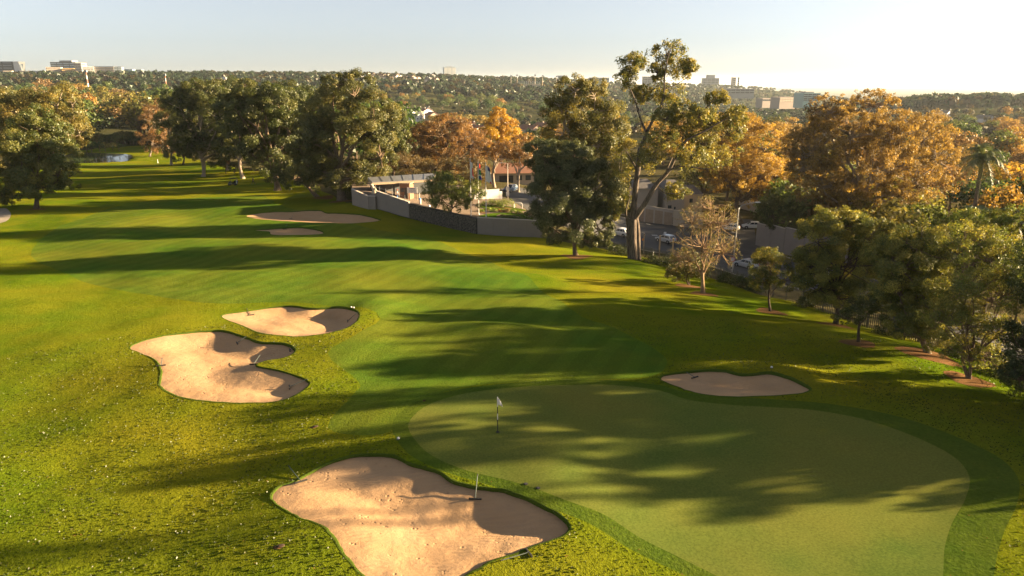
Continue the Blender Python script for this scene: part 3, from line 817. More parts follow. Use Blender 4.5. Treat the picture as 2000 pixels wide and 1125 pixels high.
# --- centre pair and tall gum
hero('dark silvery tree with foliage down to the lawn', (1125, 499), [(1120,338,66,42),(1088,382,56,52),(1160,372,52,54),(1122,428,66,48),(1168,440,36,42),(1078,330,42,38),(1060,300,36,30),(1150,472,30,16),(1088,440,40,36),(1118,300,40,28)], SILVER, seed=20, leaf=.34, trunk=.4, bark=M_BARKM, clump=.22, cover=2.8, stems=2)
hero('tall golden gum rising behind the dark silvery tree', (1150, 440), [(1124,176,42,26),(1162,184,32,28),(1092,204,32,26),(1132,228,70,32),(1182,250,52,48),(1100,260,48,34),(1205,300,42,44),(1190,350,40,36),(1150,290,50,34)], [(.118,.092,.028),(.092,.078,.026),(.066,.062,.022),(.15,.11,.03)], seed=21, D=118, leaf=.4, trunk=.55, bark=M_BARKP, clump=.26, cover=2.2)
def tall_gum():
    rg = np.random.default_rng(55)
    B = G(1237, 506); y0 = B.y; org = np.array(B)
    root = empty('gum_tree', B, 0, 'tallest open gum with bare dark limbs against the sky', 'tree')
    w = Wood()
    def path(pts, r0, r1, dy=0.0, n=8):
        P = []
        for i, (a, b) in enumerate(pts): P.append(np.array(at_y(a, b, y0 + dy * i / max(1, len(pts) - 1))))
        P = smooth_open(P, 5) - org; t = np.linspace(0, 1, len(P)); r0 *= .76; r1 *= .8
        w.tube(P, r0 + (r1 - r0) * t ** .8, n); return P
    path([(1235,512),(1237,500),(1236,470),(1236,430)], 1.0, .62, 0, 12)
    path([(1247,510),(1246,490),(1245,450),(1242,425)], .55, .45, .3)
    path([(1229,508),(1227,480),(1226,440),(1229,415)], .32, .22, -.2)
    path([(1236,435),(1240,380),(1246,330),(1250,290)], .62, .42)
    path([(1250,292),(1262,262),(1275,235),(1290,210),(1297,180),(1298,150),(1304,115),(1312,92)], .38, .05)
    path([(1262,258),(1252,235),(1243,205),(1236,185),(1228,165),(1230,135),(1232,112)], .22, .04, -1.5)
    path([(1297,175),(1320,165),(1340,152),(1352,132)], .12, .03, 1)
    path([(1240,425),(1258,400),(1282,360),(1305,335),(1322,300),(1340,275),(1365,262),(1400,242),(1425,228)], .55, .06, -4)
    path([(1268,385),(1290,352),(1312,330),(1340,325),(1380,330),(1410,322)], .26, .04, -6)
    path([(1322,300),(1332,280),(1334,262)], .2, .05, 2)
    path([(1345,270),(1352,248),(1362,228),(1385,205),(1400,190)], .18, .04, -5)
    path([(1246,335),(1232,310),(1222,295),(1210,290)], .2, .04, 3)
    path([(1282,360),(1295,375),(1320,378),(1338,372)], .14, .03, -3)
    path([(1300,340),(1312,310),(1330,292),(1352,296),(1375,300)], .16, .03, 4)
    path([(1225,440),(1223,410),(1230,380),(1226,340)], .2, .05, 2)
    lobes = [(1302,98,38,22),(1322,128,36,24),(1236,116,32,20),(1224,148,24,22),(1346,128,20,14),(1285,138,22,20),(1308,180,36,26),(1252,182,22,20),(1402,190,26,16),(1385,232,52,22),(1342,256,36,24),(1422,250,36,28),(1298,262,34,28),(1268,300,32,32),(1352,300,42,20),(1395,305,44,24),(1212,320,26,44),(1320,372,26,18),(1215,380,20,30),(1330,215,26,22),(1205,400,18,30),(1440,225,26,20),(1365,220,34,20),(1300,225,26,18),(1370,275,36,18)]
    cl, cr, ow = [], [], []
    for c, r in lobes_world(lobes, y0, rg, 1.5):
        k = 40; d = unit(rg.normal(size=(k, 3))); q = c + d * r * (rg.uniform(.2, 1, k) ** .5)[:, None]
        cl.append(q); cr.append(np.full(k, .30 * r.mean()) * rg.uniform(.6, 1.3, k)); ow.append(d)
        for j in range(12): w.limb(c - org - [0, 0, r[2] * .5], q[j] - org, .07, .015, rg, .1, 4, 4)
    cl = np.concatenate(cl) - org; cr = np.concatenate(cr); ow = np.concatenate(ow)
    V, F, c = leaf_cloud(cl, cr, 46, .30, unit(ow + [0, 0, .3]), [(.14,.11,.03),(.10,.09,.026),(.19,.14,.035),(.075,.075,.022)], rg, .7, .45, .5)
    mesh_obj('trunk', w.mesh('trunk', barkmat('gum_bark', (.032,.027,.023), (.20,.155,.12), 2.2)), root)
    mesh_obj('crown', np_mesh('crown', V, F, M_LEAF, False, col=c), root)
tall_gum()
# --- autumn giants beyond the road
hero('golden orange tree right behind the tallest gum', (1450, 420), [(1440,250,55,30),(1492,288,46,46),(1402,300,42,36),(1450,335,66,46),(1502,345,36,40),(1415,350,40,30),(1470,380,40,26)], ORANGE, seed=22, D=152, leaf=.42, trunk=.5, bark=M_BARKM, cover=1.6, clump=.14, flat=1.0, twigs=16)
hero('widest orange plane tree with pale stems across the road', (1655, 440), [(1702,204,50,28),(1620,220,44,34),(1662,258,84,46),(1592,290,54,54),(1742,270,66,52),(1802,268,54,48),(1830,312,36,44),(1702,328,104,56),(1602,356,64,46),(1790,356,66,42),(1700,384,86,36),(1572,330,36,44)], [(.195,.116,.042),(.155,.092,.038),(.255,.150,.045),(.105,.064,.034)], seed=23, D=122, leaf=.38, trunk=.55, bark=M_BARKP, cover=1.6, clump=.12, stems=3, twigs=26, flat=1.0)
hero('dark evergreen under the widest orange plane tree', (1560, 440), [(1555,420,52,36),(1510,415,30,34),(1600,432,50,30),(1640,425,40,34),(1720,430,60,36)], DARK, seed=24, D=128, leaf=.4, trunk=.3)
# --- trees on the lawn along the fence
YG = 'young trees in mulch rings along the fence'
hero('half bare blond tree in a mulch ring nearest the tallest gum', (1373, 573), [(1388,405,40,22),(1352,432,34,30),(1404,438,42,34),(1372,480,58,44),(1342,508,32,28),(1410,490,34,34)], TWIG, YG, seed=25, leaf=.16, cover=.17, twigs=110, trunk=.24, bark=barkmat('blond_bark', (.16,.10,.055), (.38,.26,.15)), clump=.2, hub=.1, back=True)
hero('dark brown bush behind the half bare blond tree', (1347, 558), [(1338,512,30,24),(1325,535,22,16),(1360,530,26,18)], [(.07,.06,.02),(.05,.05,.018),(.10,.07,.025)], seed=26, leaf=.22, cover=1.8, trunk=.12, stems=3, cat='bush', name='bush')
hero('small round tree with thin dark trunk in a mulch ring', (1505, 609), [(1505,522,42,34),(1484,548,28,22),(1530,546,28,24),(1500,500,24,16)], [(.075,.075,.018),(.055,.060,.016),(.13,.10,.02)], YG, seed=27, leaf=.2, cover=1.5, trunk=.13, twigs=20)
hero('tall olive tree in the middle of the fence row', (1632, 634), [(1642,436,50,28),(1600,468,44,36),(1690,458,44,34),(1650,518,72,44),(1604,556,36,32),(1664,574,54,30),(1632,592,46,28),(1600,520,40,40)], YOUNG, YG, seed=28, leaf=.24, cover=2.70, trunk=.24, twigs=12, rs=1.22)
hero('short dark tree with a thin trunk in front of the fence', (1677, 669), [(1680,606,38,20),(1656,620,24,14),(1704,598,28,22)], [(.045,.05,.015),(.06,.06,.018)], YG, seed=29, leaf=.2, cover=1.6, trunk=.13, twigs=16)
hero('full green tree with a pale leaning trunk in dark mulch', (1815, 691), [(1800,478,60,36),(1768,520,52,44),(1830,556,62,52),(1790,598,50,40),(1822,636,46,26),(1740,500,36,30),(1796,652,54,26),(1768,618,38,34),(1760,570,40,40)], YOUNG, YG, seed=30, leaf=.21, cover=2.56, trunk=.24, bark=M_BARKM, twigs=14, rs=1.22)
hero('forked tree in the nearest mulch ring by the right edge', (1893, 741), [(1882,478,52,40),(1930,500,50,50),(1902,568,70,52),(1958,578,44,50),(1892,634,54,36),(1948,654,44,30),(1878,688,40,22),(1934,700,42,22),(1848,620,38,44),(1970,520,50,50)], [(.13,.115,.026),(.10,.10,.022),(.18,.14,.03),(.07,.08,.018)], YG, seed=31, leaf=.19, cover=1.15, trunk=.2, bark=M_BARKM, twigs=26, stems=2, hub=.15, rs=1.22)
hero('dark tree mass at the right edge with bare branches reaching in', (2075, 800), [(2050,520,60,70),(2090,600,90,80),(2010,680,46,60),(2060,720,80,70),(1995,735,36,36)], [(.035,.045,.014),(.05,.055,.016),(.028,.036,.012)], seed=32, leaf=.22, cover=2.0, trunk=.35, twigs=20)

# --- palms
def palm(label, px, D, py_top, n, Lpx, seed, z0=None, pal=DARK, trunk=True):
    rg = np.random.default_rng(seed); t = at_y(px, py_top, D); m = mpp(t)
    bz = float(Zt(t.x, D)); root = empty('palm_tree', (t.x, D, bz), 0, label, 'palm tree')
    hz = t.z - bz
    if trunk:
        w = Wood(); w.tube([(0,0,-.3),(0.1,0,hz*.3),(.15,.1,hz*.7),(0,0,hz)], [.32,.26,.24,.28], 9)
        mesh_obj('trunk', w.mesh('trunk', M_BARKM), root)
    LV, LF, LC = [], [], []; nv = 0
    for i in range(n):
        az = rg.uniform(0, 2 * np.pi); el = rg.uniform(-.5, 1.35); L = Lpx * m * rg.uniform(.8, 1.1)
        s = np.linspace(0, 1, 14)[:, None]; h = np.array([math.cos(az), math.sin(az), 0])
        P = np.array([0, 0, hz]) + h * (L * s * math.cos(el)) * (1 - .25 * s) + np.array([0, 0, 1.]) * (L * s * math.sin(el) - L * .62 * s ** 2.0)
        T = unit(np.gradient(P, axis=0)); S = unit(np.cross(T, [0, 0, 1.]))
        for k in range(1, 14):
            for sd in (-1, 1):
                for u in (0, .5):
                    p = P[k] * (1 - u) + P[k - 1] * u; l = L * .24 * math.sin(min(1, .12 + s[k, 0] * .95) * 2.9) + .12
                    d = unit(S[k] * sd + T[k] * .5 + np.array([0, 0, -.55]) + rg.normal(size=3) * .1)
                    q = p + d * l; wv = T[k] * .05
                    LV += [p - wv, p + wv, q]; LF.append((nv, nv + 1, nv + 2)); nv += 3
                    c = np.array(pal[rg.integers(len(pal))]) * rg.uniform(.7, 1.5); LC += [c] * 3
    mesh_obj('crown', np_mesh('crown', np.array(LV), np.array(LF), M_LEAFG, False, col=np.array(LC)), root)
PALMG = [(.075, .095, .026), (.055, .08, .022), (.10, .11, .035)]
palm('tall palm with drooping fronds at the right', 1920, 100, 306, 38, 66, 61, pal=PALMG)
palm('lower bright green palm under the tall palm', 1905, 92, 420, 30, 52, 62, pal=[(.10,.13,.03),(.08,.11,.025)])
palm('short palm between the tall palm and the right edge', 1965, 90, 425, 26, 50, 63, pal=[(.10,.12,.03),(.07,.10,.025)])
hero('bright green bush in front of the palms', (1960, 500), [(1935,450,50,34),(1985,440,44,36),(1880,440,40,30)], [(.11,.12,.03),(.08,.10,.024),(.15,.13,.03)], seed=33, D=82, leaf=.3, cover=1.8, trunk=.2, cat='bush', name='bush')

# --- trees out of frame on the right whose shade falls on the green
for i, (x, y, h, w_, cb) in enumerate([(35,38.5,6,4,.2),(41,44,11.5,4.5,.2),(47,36.5,11,4,.2),(52,38.5,13,3.4,.25),(55,43,14.5,5.5,.2),(62,42,17,4,.35),(70,46,18,5,.35),(36,34,5,4,.05),(40,37.5,8,4,.05),(38,41,12,5,.1),(60,37.5,26,3.2,.82),(63,39,24,2.4,.83),(58,62,18,5,.6),(66,68,21,5,.6),(64,56,20,3.2,.6),(70,63,21,3.4,.58),(74,60,23,5,.6),(78,61,24,3.6,.55),(88,67.5,27,4,.55),(84,73,23,2.4,.6),(96,70,28,3,.6),(90,64,25,6,.55),(75,79.5,18,2.6,.6),(80,72,22,6,.5),(68,78,18,6,.3),(95,80,14,6,.2),(86,90,22,7,.2),(80,95,20,5,.2),(92,101,23,6,.2),(84,104,21,6,.15),(100,98,24,8,.2),(105,107,26,7,.2),(98,111,24,7,.2),(112,118,26,7,.2)]):
    rg = np.random.default_rng(900 + i)
    B = Vector((x, y, float(Zt(x, y)))); org = np.array(B)
    root = empty('broadleaf_tree', B, 0, 'tree standing just beyond the right edge of the photo', 'tree', 'trees beyond the right edge shading the green')
    w = Wood(); w.tube([(0,0,-.3),(.1,.1,h*.4),(0,0,h*.75)], [.35,.25,.12], 8); cl = []; ow = []
    for k in range(62):
        d = unit(rg.normal(size=3)); q = np.array([0, 0, h * (1 + cb) / 2]) + d * np.array([w_, w_, h * (1 - cb) / 2]) * rg.uniform(.4, 1) ** .5; cl.append(q); ow.append(d)
        if k < 22: w.limb((0, 0, h * rg.uniform(max(.3, cb - .1), .8)), q, .08, .02, rg, .1, 4, 4)
    V, F, c = leaf_cloud(np.array(cl), w_ * .15, 46, .40, np.array(ow), DARK, rg)
    mesh_obj('trunk', w.mesh('trunk', M_BARK), root); mesh_obj('crown', np_mesh('crown', V, F, M_LEAF, False, col=c), root)


# ------------------------------------------------------------------ background trees: shared meshes, own colour each
def proto_tree(seed, shape, nleaf=1500):
    rg = np.random.default_rng(seed); cl, ow, cr = [], [], []
    if shape == 'round': L = [((0,0,.60),(.36,.36,.34)), ((.2,.1,.5),(.26,.26,.26)), ((-.2,-.1,.52),(.26,.28,.26)), ((0,-.2,.68),(.25,.22,.24)), ((.1,.15,.74),(.22,.22,.2))]
    elif shape == 'spread': L = [((0,0,.62),(.5,.5,.24)), ((.3,0,.55),(.3,.3,.22)), ((-.3,.1,.58),(.3,.3,.22)), ((.05,-.3,.6),(.3,.26,.22)), ((0,.1,.78),(.3,.3,.18))]
    elif shape == 'tall': L = [((0,0,.75),(.22,.22,.24)), ((.12,.05,.55),(.24,.24,.2)), ((-.14,-.08,.6),(.22,.22,.2)), ((.02,-.1,.4),(.25,.24,.16)), ((-.04,.06,.88),(.14,.14,.12))]
    else: L = [((0,0,.25),(.24,.24,.2)), ((0,0,.45),(.19,.19,.2)), ((0,0,.65),(.13,.13,.2)), ((0,0,.83),(.07,.07,.16))]
    for c, r in L:
        c, r = np.array(c), np.array(r); k = 26
        d = unit(rg.normal(size=(k, 3))); d[:, 2] = np.abs(d[:, 2]) * np.where(rg.random(k) < .3, -1, 1)
        cl.append(c + d * r * (rg.uniform(.4, 1, k) ** .5)[:, None]); ow.append(d); cr.append(np.full(k, r.mean() * .34))
    cl = np.concatenate(cl); ow = np.concatenate(ow); cr = np.concatenate(cr)
    V, F, c = leaf_cloud(cl, cr, nleaf // len(cl), .055, unit(ow + [0, 0, .4]), [(.8,.8,.8),(1,1,1),(1.25,1.2,1.1),(.65,.7,.7)], rg, .5, .7)
    w = Wood(); w.tube([(0,0,-.03),(0,0,.3),(.02,0,.55)], [.028,.02,.01], 5)
    for q in cl[::14]: w.limb((0, 0, rg.uniform(.2, .5)), q, .012, .004, rg, .1, 3, 3)
    wv, wf = np.concatenate(w.V), np.concatenate(w.F) + len(V)
    return np_mesh('tree_' + shape, np.concatenate([V, wv]), [F, wf], [M_LEAF, M_BARKM], mi=np.r_[np.zeros(len(F)), np.ones(len(wf))], col=np.concatenate([c, np.ones((len(wv), 3))]))
PROTO = {s: [proto_tree(70 + i * 10 + j, s) for j in range(3)] for i, s in enumerate(('round', 'spread', 'tall', 'cone'))}
GREENS = [(.046,.066,.020),(.062,.076,.022),(.036,.056,.020),(.082,.088,.026),(.050,.068,.028)]
OLIVES = [(.125,.10,.03),(.10,.088,.028),(.15,.115,.03)]
RUSTS = [(.18,.095,.035),(.22,.125,.035),(.16,.085,.038),(.26,.145,.03),(.14,.088,.04)]
placed = []
LM = [(-250,'at the far left edge'),(40,'under the leaning dark block'),(125,'under the large dark block'),(175,'by the first mast'),(245,'under the teal glazed block'),(325,'by the slim mast'),(400,'above the pale trunked gum'),(470,'by the pale mast'),(560,'above the dark gums'),(640,'behind the biggest gum'),(720,'right of the biggest gum'),(790,'by the white gables'),(850,'left of the lone tower'),(890,'under the lone tower'),(950,'above the golden tree'),(1000,'by the first floodlights'),(1060,'under the stadium stand'),(1110,'left of the golden gum'),(1180,'behind the golden gum'),(1250,'behind the tallest gum'),(1330,'right of the tallest gum'),(1390,'under the stepped tower'),(1440,'under the twin towers'),(1510,'under the pink building'),(1580,'under the teal block'),(1680,'behind the plane tree'),(1780,'over the plane tree'),(1860,'left of the tall palm'),(1925,'behind the tall palm'),(2000,'by the right edge')]
SHP = {'round': 'round', 'spread': 'broad', 'tall': 'narrow', 'cone': 'pointed'}
def bg_tree(px, D, h, shape, c, label, group, name, w=1.0, cat='tree'):
    t = at_y(px, 300, D); x = t.x; z = float(Zt(x, D))
    if shape in ('round', 'spread'): w = w * random.uniform(.9, 1.25)
    o = mesh_obj(name, random.choice(PROTO[shape]), label=label, cat=cat, group=group)
    o.location = (x, D, z - .2); o.scale = (h * w, h * w, h); o.rotation_euler = (0, 0, random.uniform(0, 6.28))
    k = random.uniform(.85, 1.2); o.color = (c[0] * k, c[1] * k, c[2] * k, 1)
    placed.append((x, D, h * w * .35))
    return o
def belt(n, px, D, h, mixc, shapes, labels, group, sp=.55, avoid=None):
    """mixc: list of (weight, colours, kind) ; labels by kind"""
    k = 0; tries = 0
    while k < n and tries < n * 30:
        tries += 1
        a = random.uniform(*px); d = math.exp(random.uniform(math.log(D[0]), math.log(D[1]))); hh = random.uniform(*h)
        x = at_y(a, 300, d).x
        if avoid and avoid(a, d, x): continue
        if any((x - q[0]) ** 2 + (d - q[1]) ** 2 < (sp * (hh * .4 + q[2])) ** 2 for q in placed): continue
        r = random.random(); acc = 0
        for wgt, cols, kind in mixc:
            acc += wgt
            if r <= acc: break
        s = random.choice(shapes)
        if kind == 'rust': s = random.choice(('round', 'spread', 'round'))
        lab = '%s %s %s %s' % ('large' if hh > h[0] + .66 * (h[1] - h[0]) else 'small' if hh < h[0] + .33 * (h[1] - h[0]) else 'middling', SHP[s], labels[kind], min(LM, key=lambda l: abs(l[0] - a))[1])
        bg_tree(a, d, hh, s, random.choice(cols), lab, group + ' ' + {'green': '(dark green)', 'olive': '(olive gold)', 'rust': '(rust brown)'}[kind], {'green': 'evergreen_tree', 'olive': 'broadleaf_tree', 'rust': 'autumn_tree'}[kind])
        k += 1
incourse = lambda a, d, x: poly_sd(np.array([x]), np.array([d]), COURSEP)[0] < 6
belt(90, (-150, 600), (388, 500), (23, 32), [(.55, GREENS, 'green'), (.35, OLIVES, 'olive'), (.10, RUSTS, 'rust')], ('round', 'tall', 'spread', 'round'),
     {'green': 'dark green tree in the pond wood', 'olive': 'olive gold tree in the pond wood', 'rust': 'rust brown tree in the pond wood'}, 'trees of the wood behind the pond', .42, lambda a, d, x: incourse(a, d, x) or 172 < a < 272)
for q in range(16): bg_tree(174 + q * 6.4, random.uniform(412, 440), random.uniform(6, 8.5), random.choice(('round', 'spread')), random.choice(GREENS + OLIVES), 'low rounded tree on the lawn edge straight behind the pond', 'low trees straight behind the pond', 'broadleaf_tree')
belt(75, (-200, 640), (520, 900), (18, 27), [(.6, GREENS, 'green'), (.25, OLIVES, 'olive'), (.15, RUSTS, 'rust')], ('round', 'tall', 'spread'),
     {'green': 'dark green treetop below the left skyline', 'olive': 'olive treetop below the left skyline', 'rust': 'brown treetop below the left skyline'}, 'treetops below the left skyline', .6)
for q in range(9): bg_tree(130 + q * 13 + random.uniform(-5, 5), 372 + q * 1.5, random.uniform(4, 7), 'spread', random.choice(GREENS + OLIVES), 'rounded green shrub on the far bank of the pond', 'shrubs on the far bank of the pond', 'shrub', 1.2, 'shrub')
belt(16, (560, 770), (190, 300), (18, 24), [(1, GREENS, 'green')], ('round', 'tall'), {'green': 'dark treetop behind the gum row'}, 'treetops behind the front row of gums', .4, incourse)
# centre: valley seen between the biggest gum and the tall gum
for q in range(16): bg_tree(846 + q * 6.5 + random.uniform(-3, 3), random.uniform(640, 720), random.uniform(12, 15), 'round', random.choice([(.15,.11,.035),(.20,.125,.035),(.17,.12,.04)]), 'golden brown tree in the dense row left of the tall gum', 'golden brown row in the valley', 'autumn_tree')
belt(34, (830, 1090), (900, 1120), (12, 17), [(.9, GREENS, 'green'), (.1, RUSTS, 'rust')], ('round', 'spread'),
     {'green': 'dark green tree in the middle belt', 'rust': 'brown tree in the middle belt'}, 'tree belt below the lone pale tower', .55)
belt(26, (700, 850), (930, 1250), (10, 15), [(.4, GREENS, 'green'), (.1, OLIVES, 'olive'), (.5, RUSTS, 'rust')], ('round', 'spread'),
     {'green': 'green tree on the slope', 'olive': 'olive tree on the slope', 'rust': 'rust tree on the slope'}, 'trees above the white gabled houses', .6)
belt(52, (770, 1160), (330, 620), (8, 13), [(.35, GREENS, 'green'), (.25, OLIVES, 'olive'), (.4, RUSTS, 'rust')], ('round', 'spread'),
     {'green': 'green garden tree in the near valley', 'olive': 'olive garden tree in the near valley', 'rust': 'rust garden tree in the near valley'}, 'garden trees in the valley', .6)
belt(18, (1000, 1250), (720, 900), (10, 16), [(.7, GREENS, 'green'), (.3, RUSTS, 'rust')], ('round', 'tall', 'cone'),
     {'green': 'green tree in the deep valley', 'rust': 'rust tree in the deep valley'}, 'valley trees behind the tall golden gum', .6)
nearroad = lambda a, d, x: poly_sd(np.array([x]), np.array([d]), ROADP)[0] < 5 or incourse(a, d, x)
belt(40, (1480, 2250), (104, 165), (9, 13), [(.5, GREENS, 'green'), (.2, OLIVES, 'olive'), (.3, RUSTS, 'rust')], ('round', 'spread'),
     {'green': 'green garden tree across the road', 'olive': 'olive garden tree across the road', 'rust': 'rust garden tree across the road'}, 'garden trees across the road', .45, nearroad)
belt(40, (1330, 2120), (165, 250), (9, 14), [(.12, GREENS, 'green'), (.2, OLIVES, 'olive'), (.68, RUSTS, 'rust')], ('round', 'spread'),
     {'green': 'green street tree across the road', 'olive': 'olive street tree across the road', 'rust': 'rust street tree across the road'}, 'street trees behind the orange plane tree', .45, nearroad)
belt(85, (1270, 2150), (260, 460), (9, 14), [(.15, GREENS, 'green'), (.15, OLIVES, 'olive'), (.7, RUSTS, 'rust')], ('round', 'spread', 'round'),
     {'green': 'green crown among rust treetops', 'olive': 'olive crown among rust treetops', 'rust': 'rust crown among rust treetops'}, 'sea of treetops at the right', .42)
belt(90, (1250, 2150), (480, 800), (9, 14), [(.3, GREENS, 'green'), (.1, OLIVES, 'olive'), (.6, RUSTS, 'rust')], ('round', 'spread'),
     {'green': 'green crown below the hazy ridge', 'olive': 'olive crown below the hazy ridge', 'rust': 'rust crown below the hazy ridge'}, 'treetops below the hazy right ridge', .5)
for q in range(16): bg_tree(1315 + q * 14 + random.uniform(-6, 6), random.uniform(820, 900), random.uniform(13, 19), random.choice(('cone', 'tall', 'round')), random.choice(GREENS), 'dark pine in the row left of the orange plane tree', 'dark pines left of the orange plane tree', 'pine_tree')

# ------------------------------------------------------------------ far-off woods read as masses
def forest(name, n, px, D, h, k, size, wrust, seed, hole=None):
    rg = np.random.default_rng(seed)
    a = rg.uniform(px[0], px[1], n); d = np.exp(rg.uniform(math.log(D[0]), math.log(D[1]), n)); x = (a - 1000) / 1400 * d * 1.02
    z = Zbase(x, d); hh = rg.uniform(h[0], h[1], n)
    if hole is not None:
        m = ~hole(a, d); a, d, x, z, hh = a[m], d[m], x[m], z[m], hh[m]; n = len(a)
    cen = np.stack([x, d, z + hh * .55], -1)
    ci = np.repeat(np.arange(n), k); m = n * k
    dr = unit(rg.normal(size=(m, 3))); dr[:, 2] = np.where(dr[:, 2] < -.3, -dr[:, 2], dr[:, 2])
    P = cen[ci] + dr * (hh[ci] * rg.uniform(.25, .5, m))[:, None] * [1.05, 1.05, .9]
    nr = unit(dr + rg.normal(size=(m, 3)) * .4 + [0, 0, .2]); t = unit(np.cross(nr, rg.normal(size=(m, 3)))); b = np.cross(nr, t)
    s = (hh[ci] * size * rg.uniform(.7, 1.3, m))[:, None] * .5
    V = np.stack([P + t * s, P - t * s + b * s, P - t * s - b * s], 1).reshape(-1, 3)
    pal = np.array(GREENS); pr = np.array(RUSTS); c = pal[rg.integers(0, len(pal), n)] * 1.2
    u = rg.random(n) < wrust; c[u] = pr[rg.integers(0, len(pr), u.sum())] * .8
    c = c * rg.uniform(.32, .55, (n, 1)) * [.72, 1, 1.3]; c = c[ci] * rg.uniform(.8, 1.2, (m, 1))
    mesh_obj(name, np_mesh(name, V, np.arange(m * 3).reshape(-1, 3), M_LEAF, False, col=np.repeat(c, 3, 0)), kind='stuff')
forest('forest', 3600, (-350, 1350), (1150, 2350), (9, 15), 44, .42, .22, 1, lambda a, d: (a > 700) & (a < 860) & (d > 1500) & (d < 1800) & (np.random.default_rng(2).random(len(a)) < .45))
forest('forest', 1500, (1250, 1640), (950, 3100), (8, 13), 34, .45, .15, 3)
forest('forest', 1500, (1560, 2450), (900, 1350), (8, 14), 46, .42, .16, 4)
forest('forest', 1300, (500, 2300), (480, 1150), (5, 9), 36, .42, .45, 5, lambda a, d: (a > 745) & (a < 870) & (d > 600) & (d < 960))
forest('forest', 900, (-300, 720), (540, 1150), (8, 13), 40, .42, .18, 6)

# ------------------------------------------------------------------ far buildings
M_GLASSD = plain('dark_glass', (.035, .045, .055), .25, 0, .1, .05, .5)
M_WHITE = plain('white_paint', (.60, .58, .55), .7, 0, .04, .05)
M_CREAM = plain('cream_paint', (.44, .37, .29), .8, 0, .06, .05)
M_YELLOW = plain('yellow_stone', (.62, .40, .16), .8, 0, .06, .05)
M_GREYC = plain('grey_concrete', (.22, .23, .24), .8, 0, .1, .05)
M_DARKC = plain('dark_cladding', (.085, .09, .095), .6, 0, .1, .05)
M_BLUEG = plain('blue_grey_cladding', (.36, .43, .47), .5, 0, .06, .05)
M_TEALG = plain('teal_glass', (.16, .30, .30), .3, 0, .1, .05, .5)
M_PINK = plain('pale_pink_render', (.30,.25,.22), .8, 0, .06, .05)
M_TERRA = plain('terracotta', (.25, .12, .075), .85, 0, .2, 1.5)
M_ROOFG = plain('grey_tiles', (.12, .11, .105), .85, 0, .2, 1.5)
def tower(label, px0, px1, yt, yb, D, depth, mat, rows=4, cols=1, rz=0.0, wmat=None, name='office_block', frame=.10, cap=0, capw=.5, slope=0, bottom=12):
    """one far building: wall, windows let into the front, optional plant room on the roof"""
    a, b = at_y(px0, yb, D), at_y(px1, yb, D); top = at_y((px0 + px1) / 2, yt, D).z
    w = b.x - a.x; z0 = a.z - bottom; h = top - z0
    root = empty(name, ((a.x + b.x) / 2, D + depth / 2, z0), rz, label, 'building')
    w2 = w / (math.cos(rz) + abs(math.sin(rz)) * depth / max(w, 1)) if rz else w
    m = MB(); P = [(-w2 / 2, -depth / 2), (w2 / 2, -depth / 2), (w2 / 2, depth / 2), (-w2 / 2, depth / 2)]
    if slope: # leaning right wall
        m.add([(*P[0],0),(*P[1],0),(*P[2],0),(*P[3],0),(*P[0],h),(P[1][0]-slope,P[1][1],h),(P[2][0]-slope,P[2][1],h),(*P[3],h)],[(3,2,1,0),(4,5,6,7),(0,1,5,4),(1,2,6,5),(2,3,7,6),(3,0,4,7)])
    else: m.prism(P, 0, h)
    m.obj('wall', mat, root)
    wmat = wmat or M_GLASSD
    hv = h - bottom; fh = hv / rows; cw = w2 / cols
    if rows:
        ww = MB().box((0, 0, 0), (cw * (1 - frame * 1.4), .8, fh * .52)).mesh('window', wmat)
        sw = MB().box((0, 0, 0), (.8, depth * .84, fh * .52)).mesh('window', wmat)
        for r in range(rows):
            for c in range(cols):
                mesh_obj('window', ww, root).location = (-w2 / 2 + slope * 0 + cw * (c + .5), -depth / 2 - .05, bottom + fh * (r + .5))
            if not slope: mesh_obj('window', sw, root).location = (w2 / 2 + .05, 0, bottom + fh * (r + .5))
    m = MB().box((0, 0, h + .5), (w2 + .8, depth + .8, 1.0)); m.obj('parapet', mat, root) if not slope else None
    if cap: MB().box((0, 0, h + 1 + cap / 2), (w2 * capw, depth * .5, cap)).obj('roof', M_GREYC, root)
    return root
BD = 1750
tower('dark office block with a leaning side at the left edge of the skyline', -30, 27, 120, 146, BD + 40, 40, M_DARKC, 5, 3, 0, M_GREYC, slope=-6)
def fin():   # white folded facade
    D = BD + 20; pts = [(25,120),(35,120),(46,146),(30,147)]
    root = empty('office_block', at_y(36, 146, D), 0, 'white folded facade wing beside the leaning dark block', 'building'); o = Vector(root.location)
    V = [at_y(a, b, D + dy) - o for dy in (0, 30) for a, b in pts]
    MB().add(V, [(3,2,1,0),(4,5,6,7),(0,1,5,4),(1,2,6,5),(2,3,7,6),(3,0,4,7)]).obj('wall', M_WHITE, root)
    pts = [(37,124),(45,125),(44,143),(40,140)]; V = [at_y(a, b, D + dy) - o for dy in (3, 20) for a, b in pts]
    MB().add(V, [(3,2,1,0),(4,5,6,7),(0,1,5,4),(1,2,6,5),(2,3,7,6),(3,0,4,7)]).obj('annex', M_BLUEG, root)
fin()
tower('small cream block in front of the leaning dark block', 5, 22, 139, 147, BD - 20, 15, M_CREAM, 2, 4, R_(20))
tower('long low white building on the left skyline', 38, 80, 139, 149, BD, 30, M_WHITE, 1, 3, R_(14), M_CREAM)
tower('large dark stepped office block on the left skyline', 101, 150, 122, 141, BD + 90, 50, M_DARKC, 5, 4, 0, M_BLUEG, cap=4, capw=.5)
tower('dark stepped end of the large office block', 143, 160, 124, 146, BD + 40, 30, M_GREYC, 5, 2, R_(12), M_DARKC)
tower('beige louvred office block with rounded look on the left skyline', 87, 117, 132, 148, BD, 26, M_CREAM, 5, 1, R_(22), M_PINK)
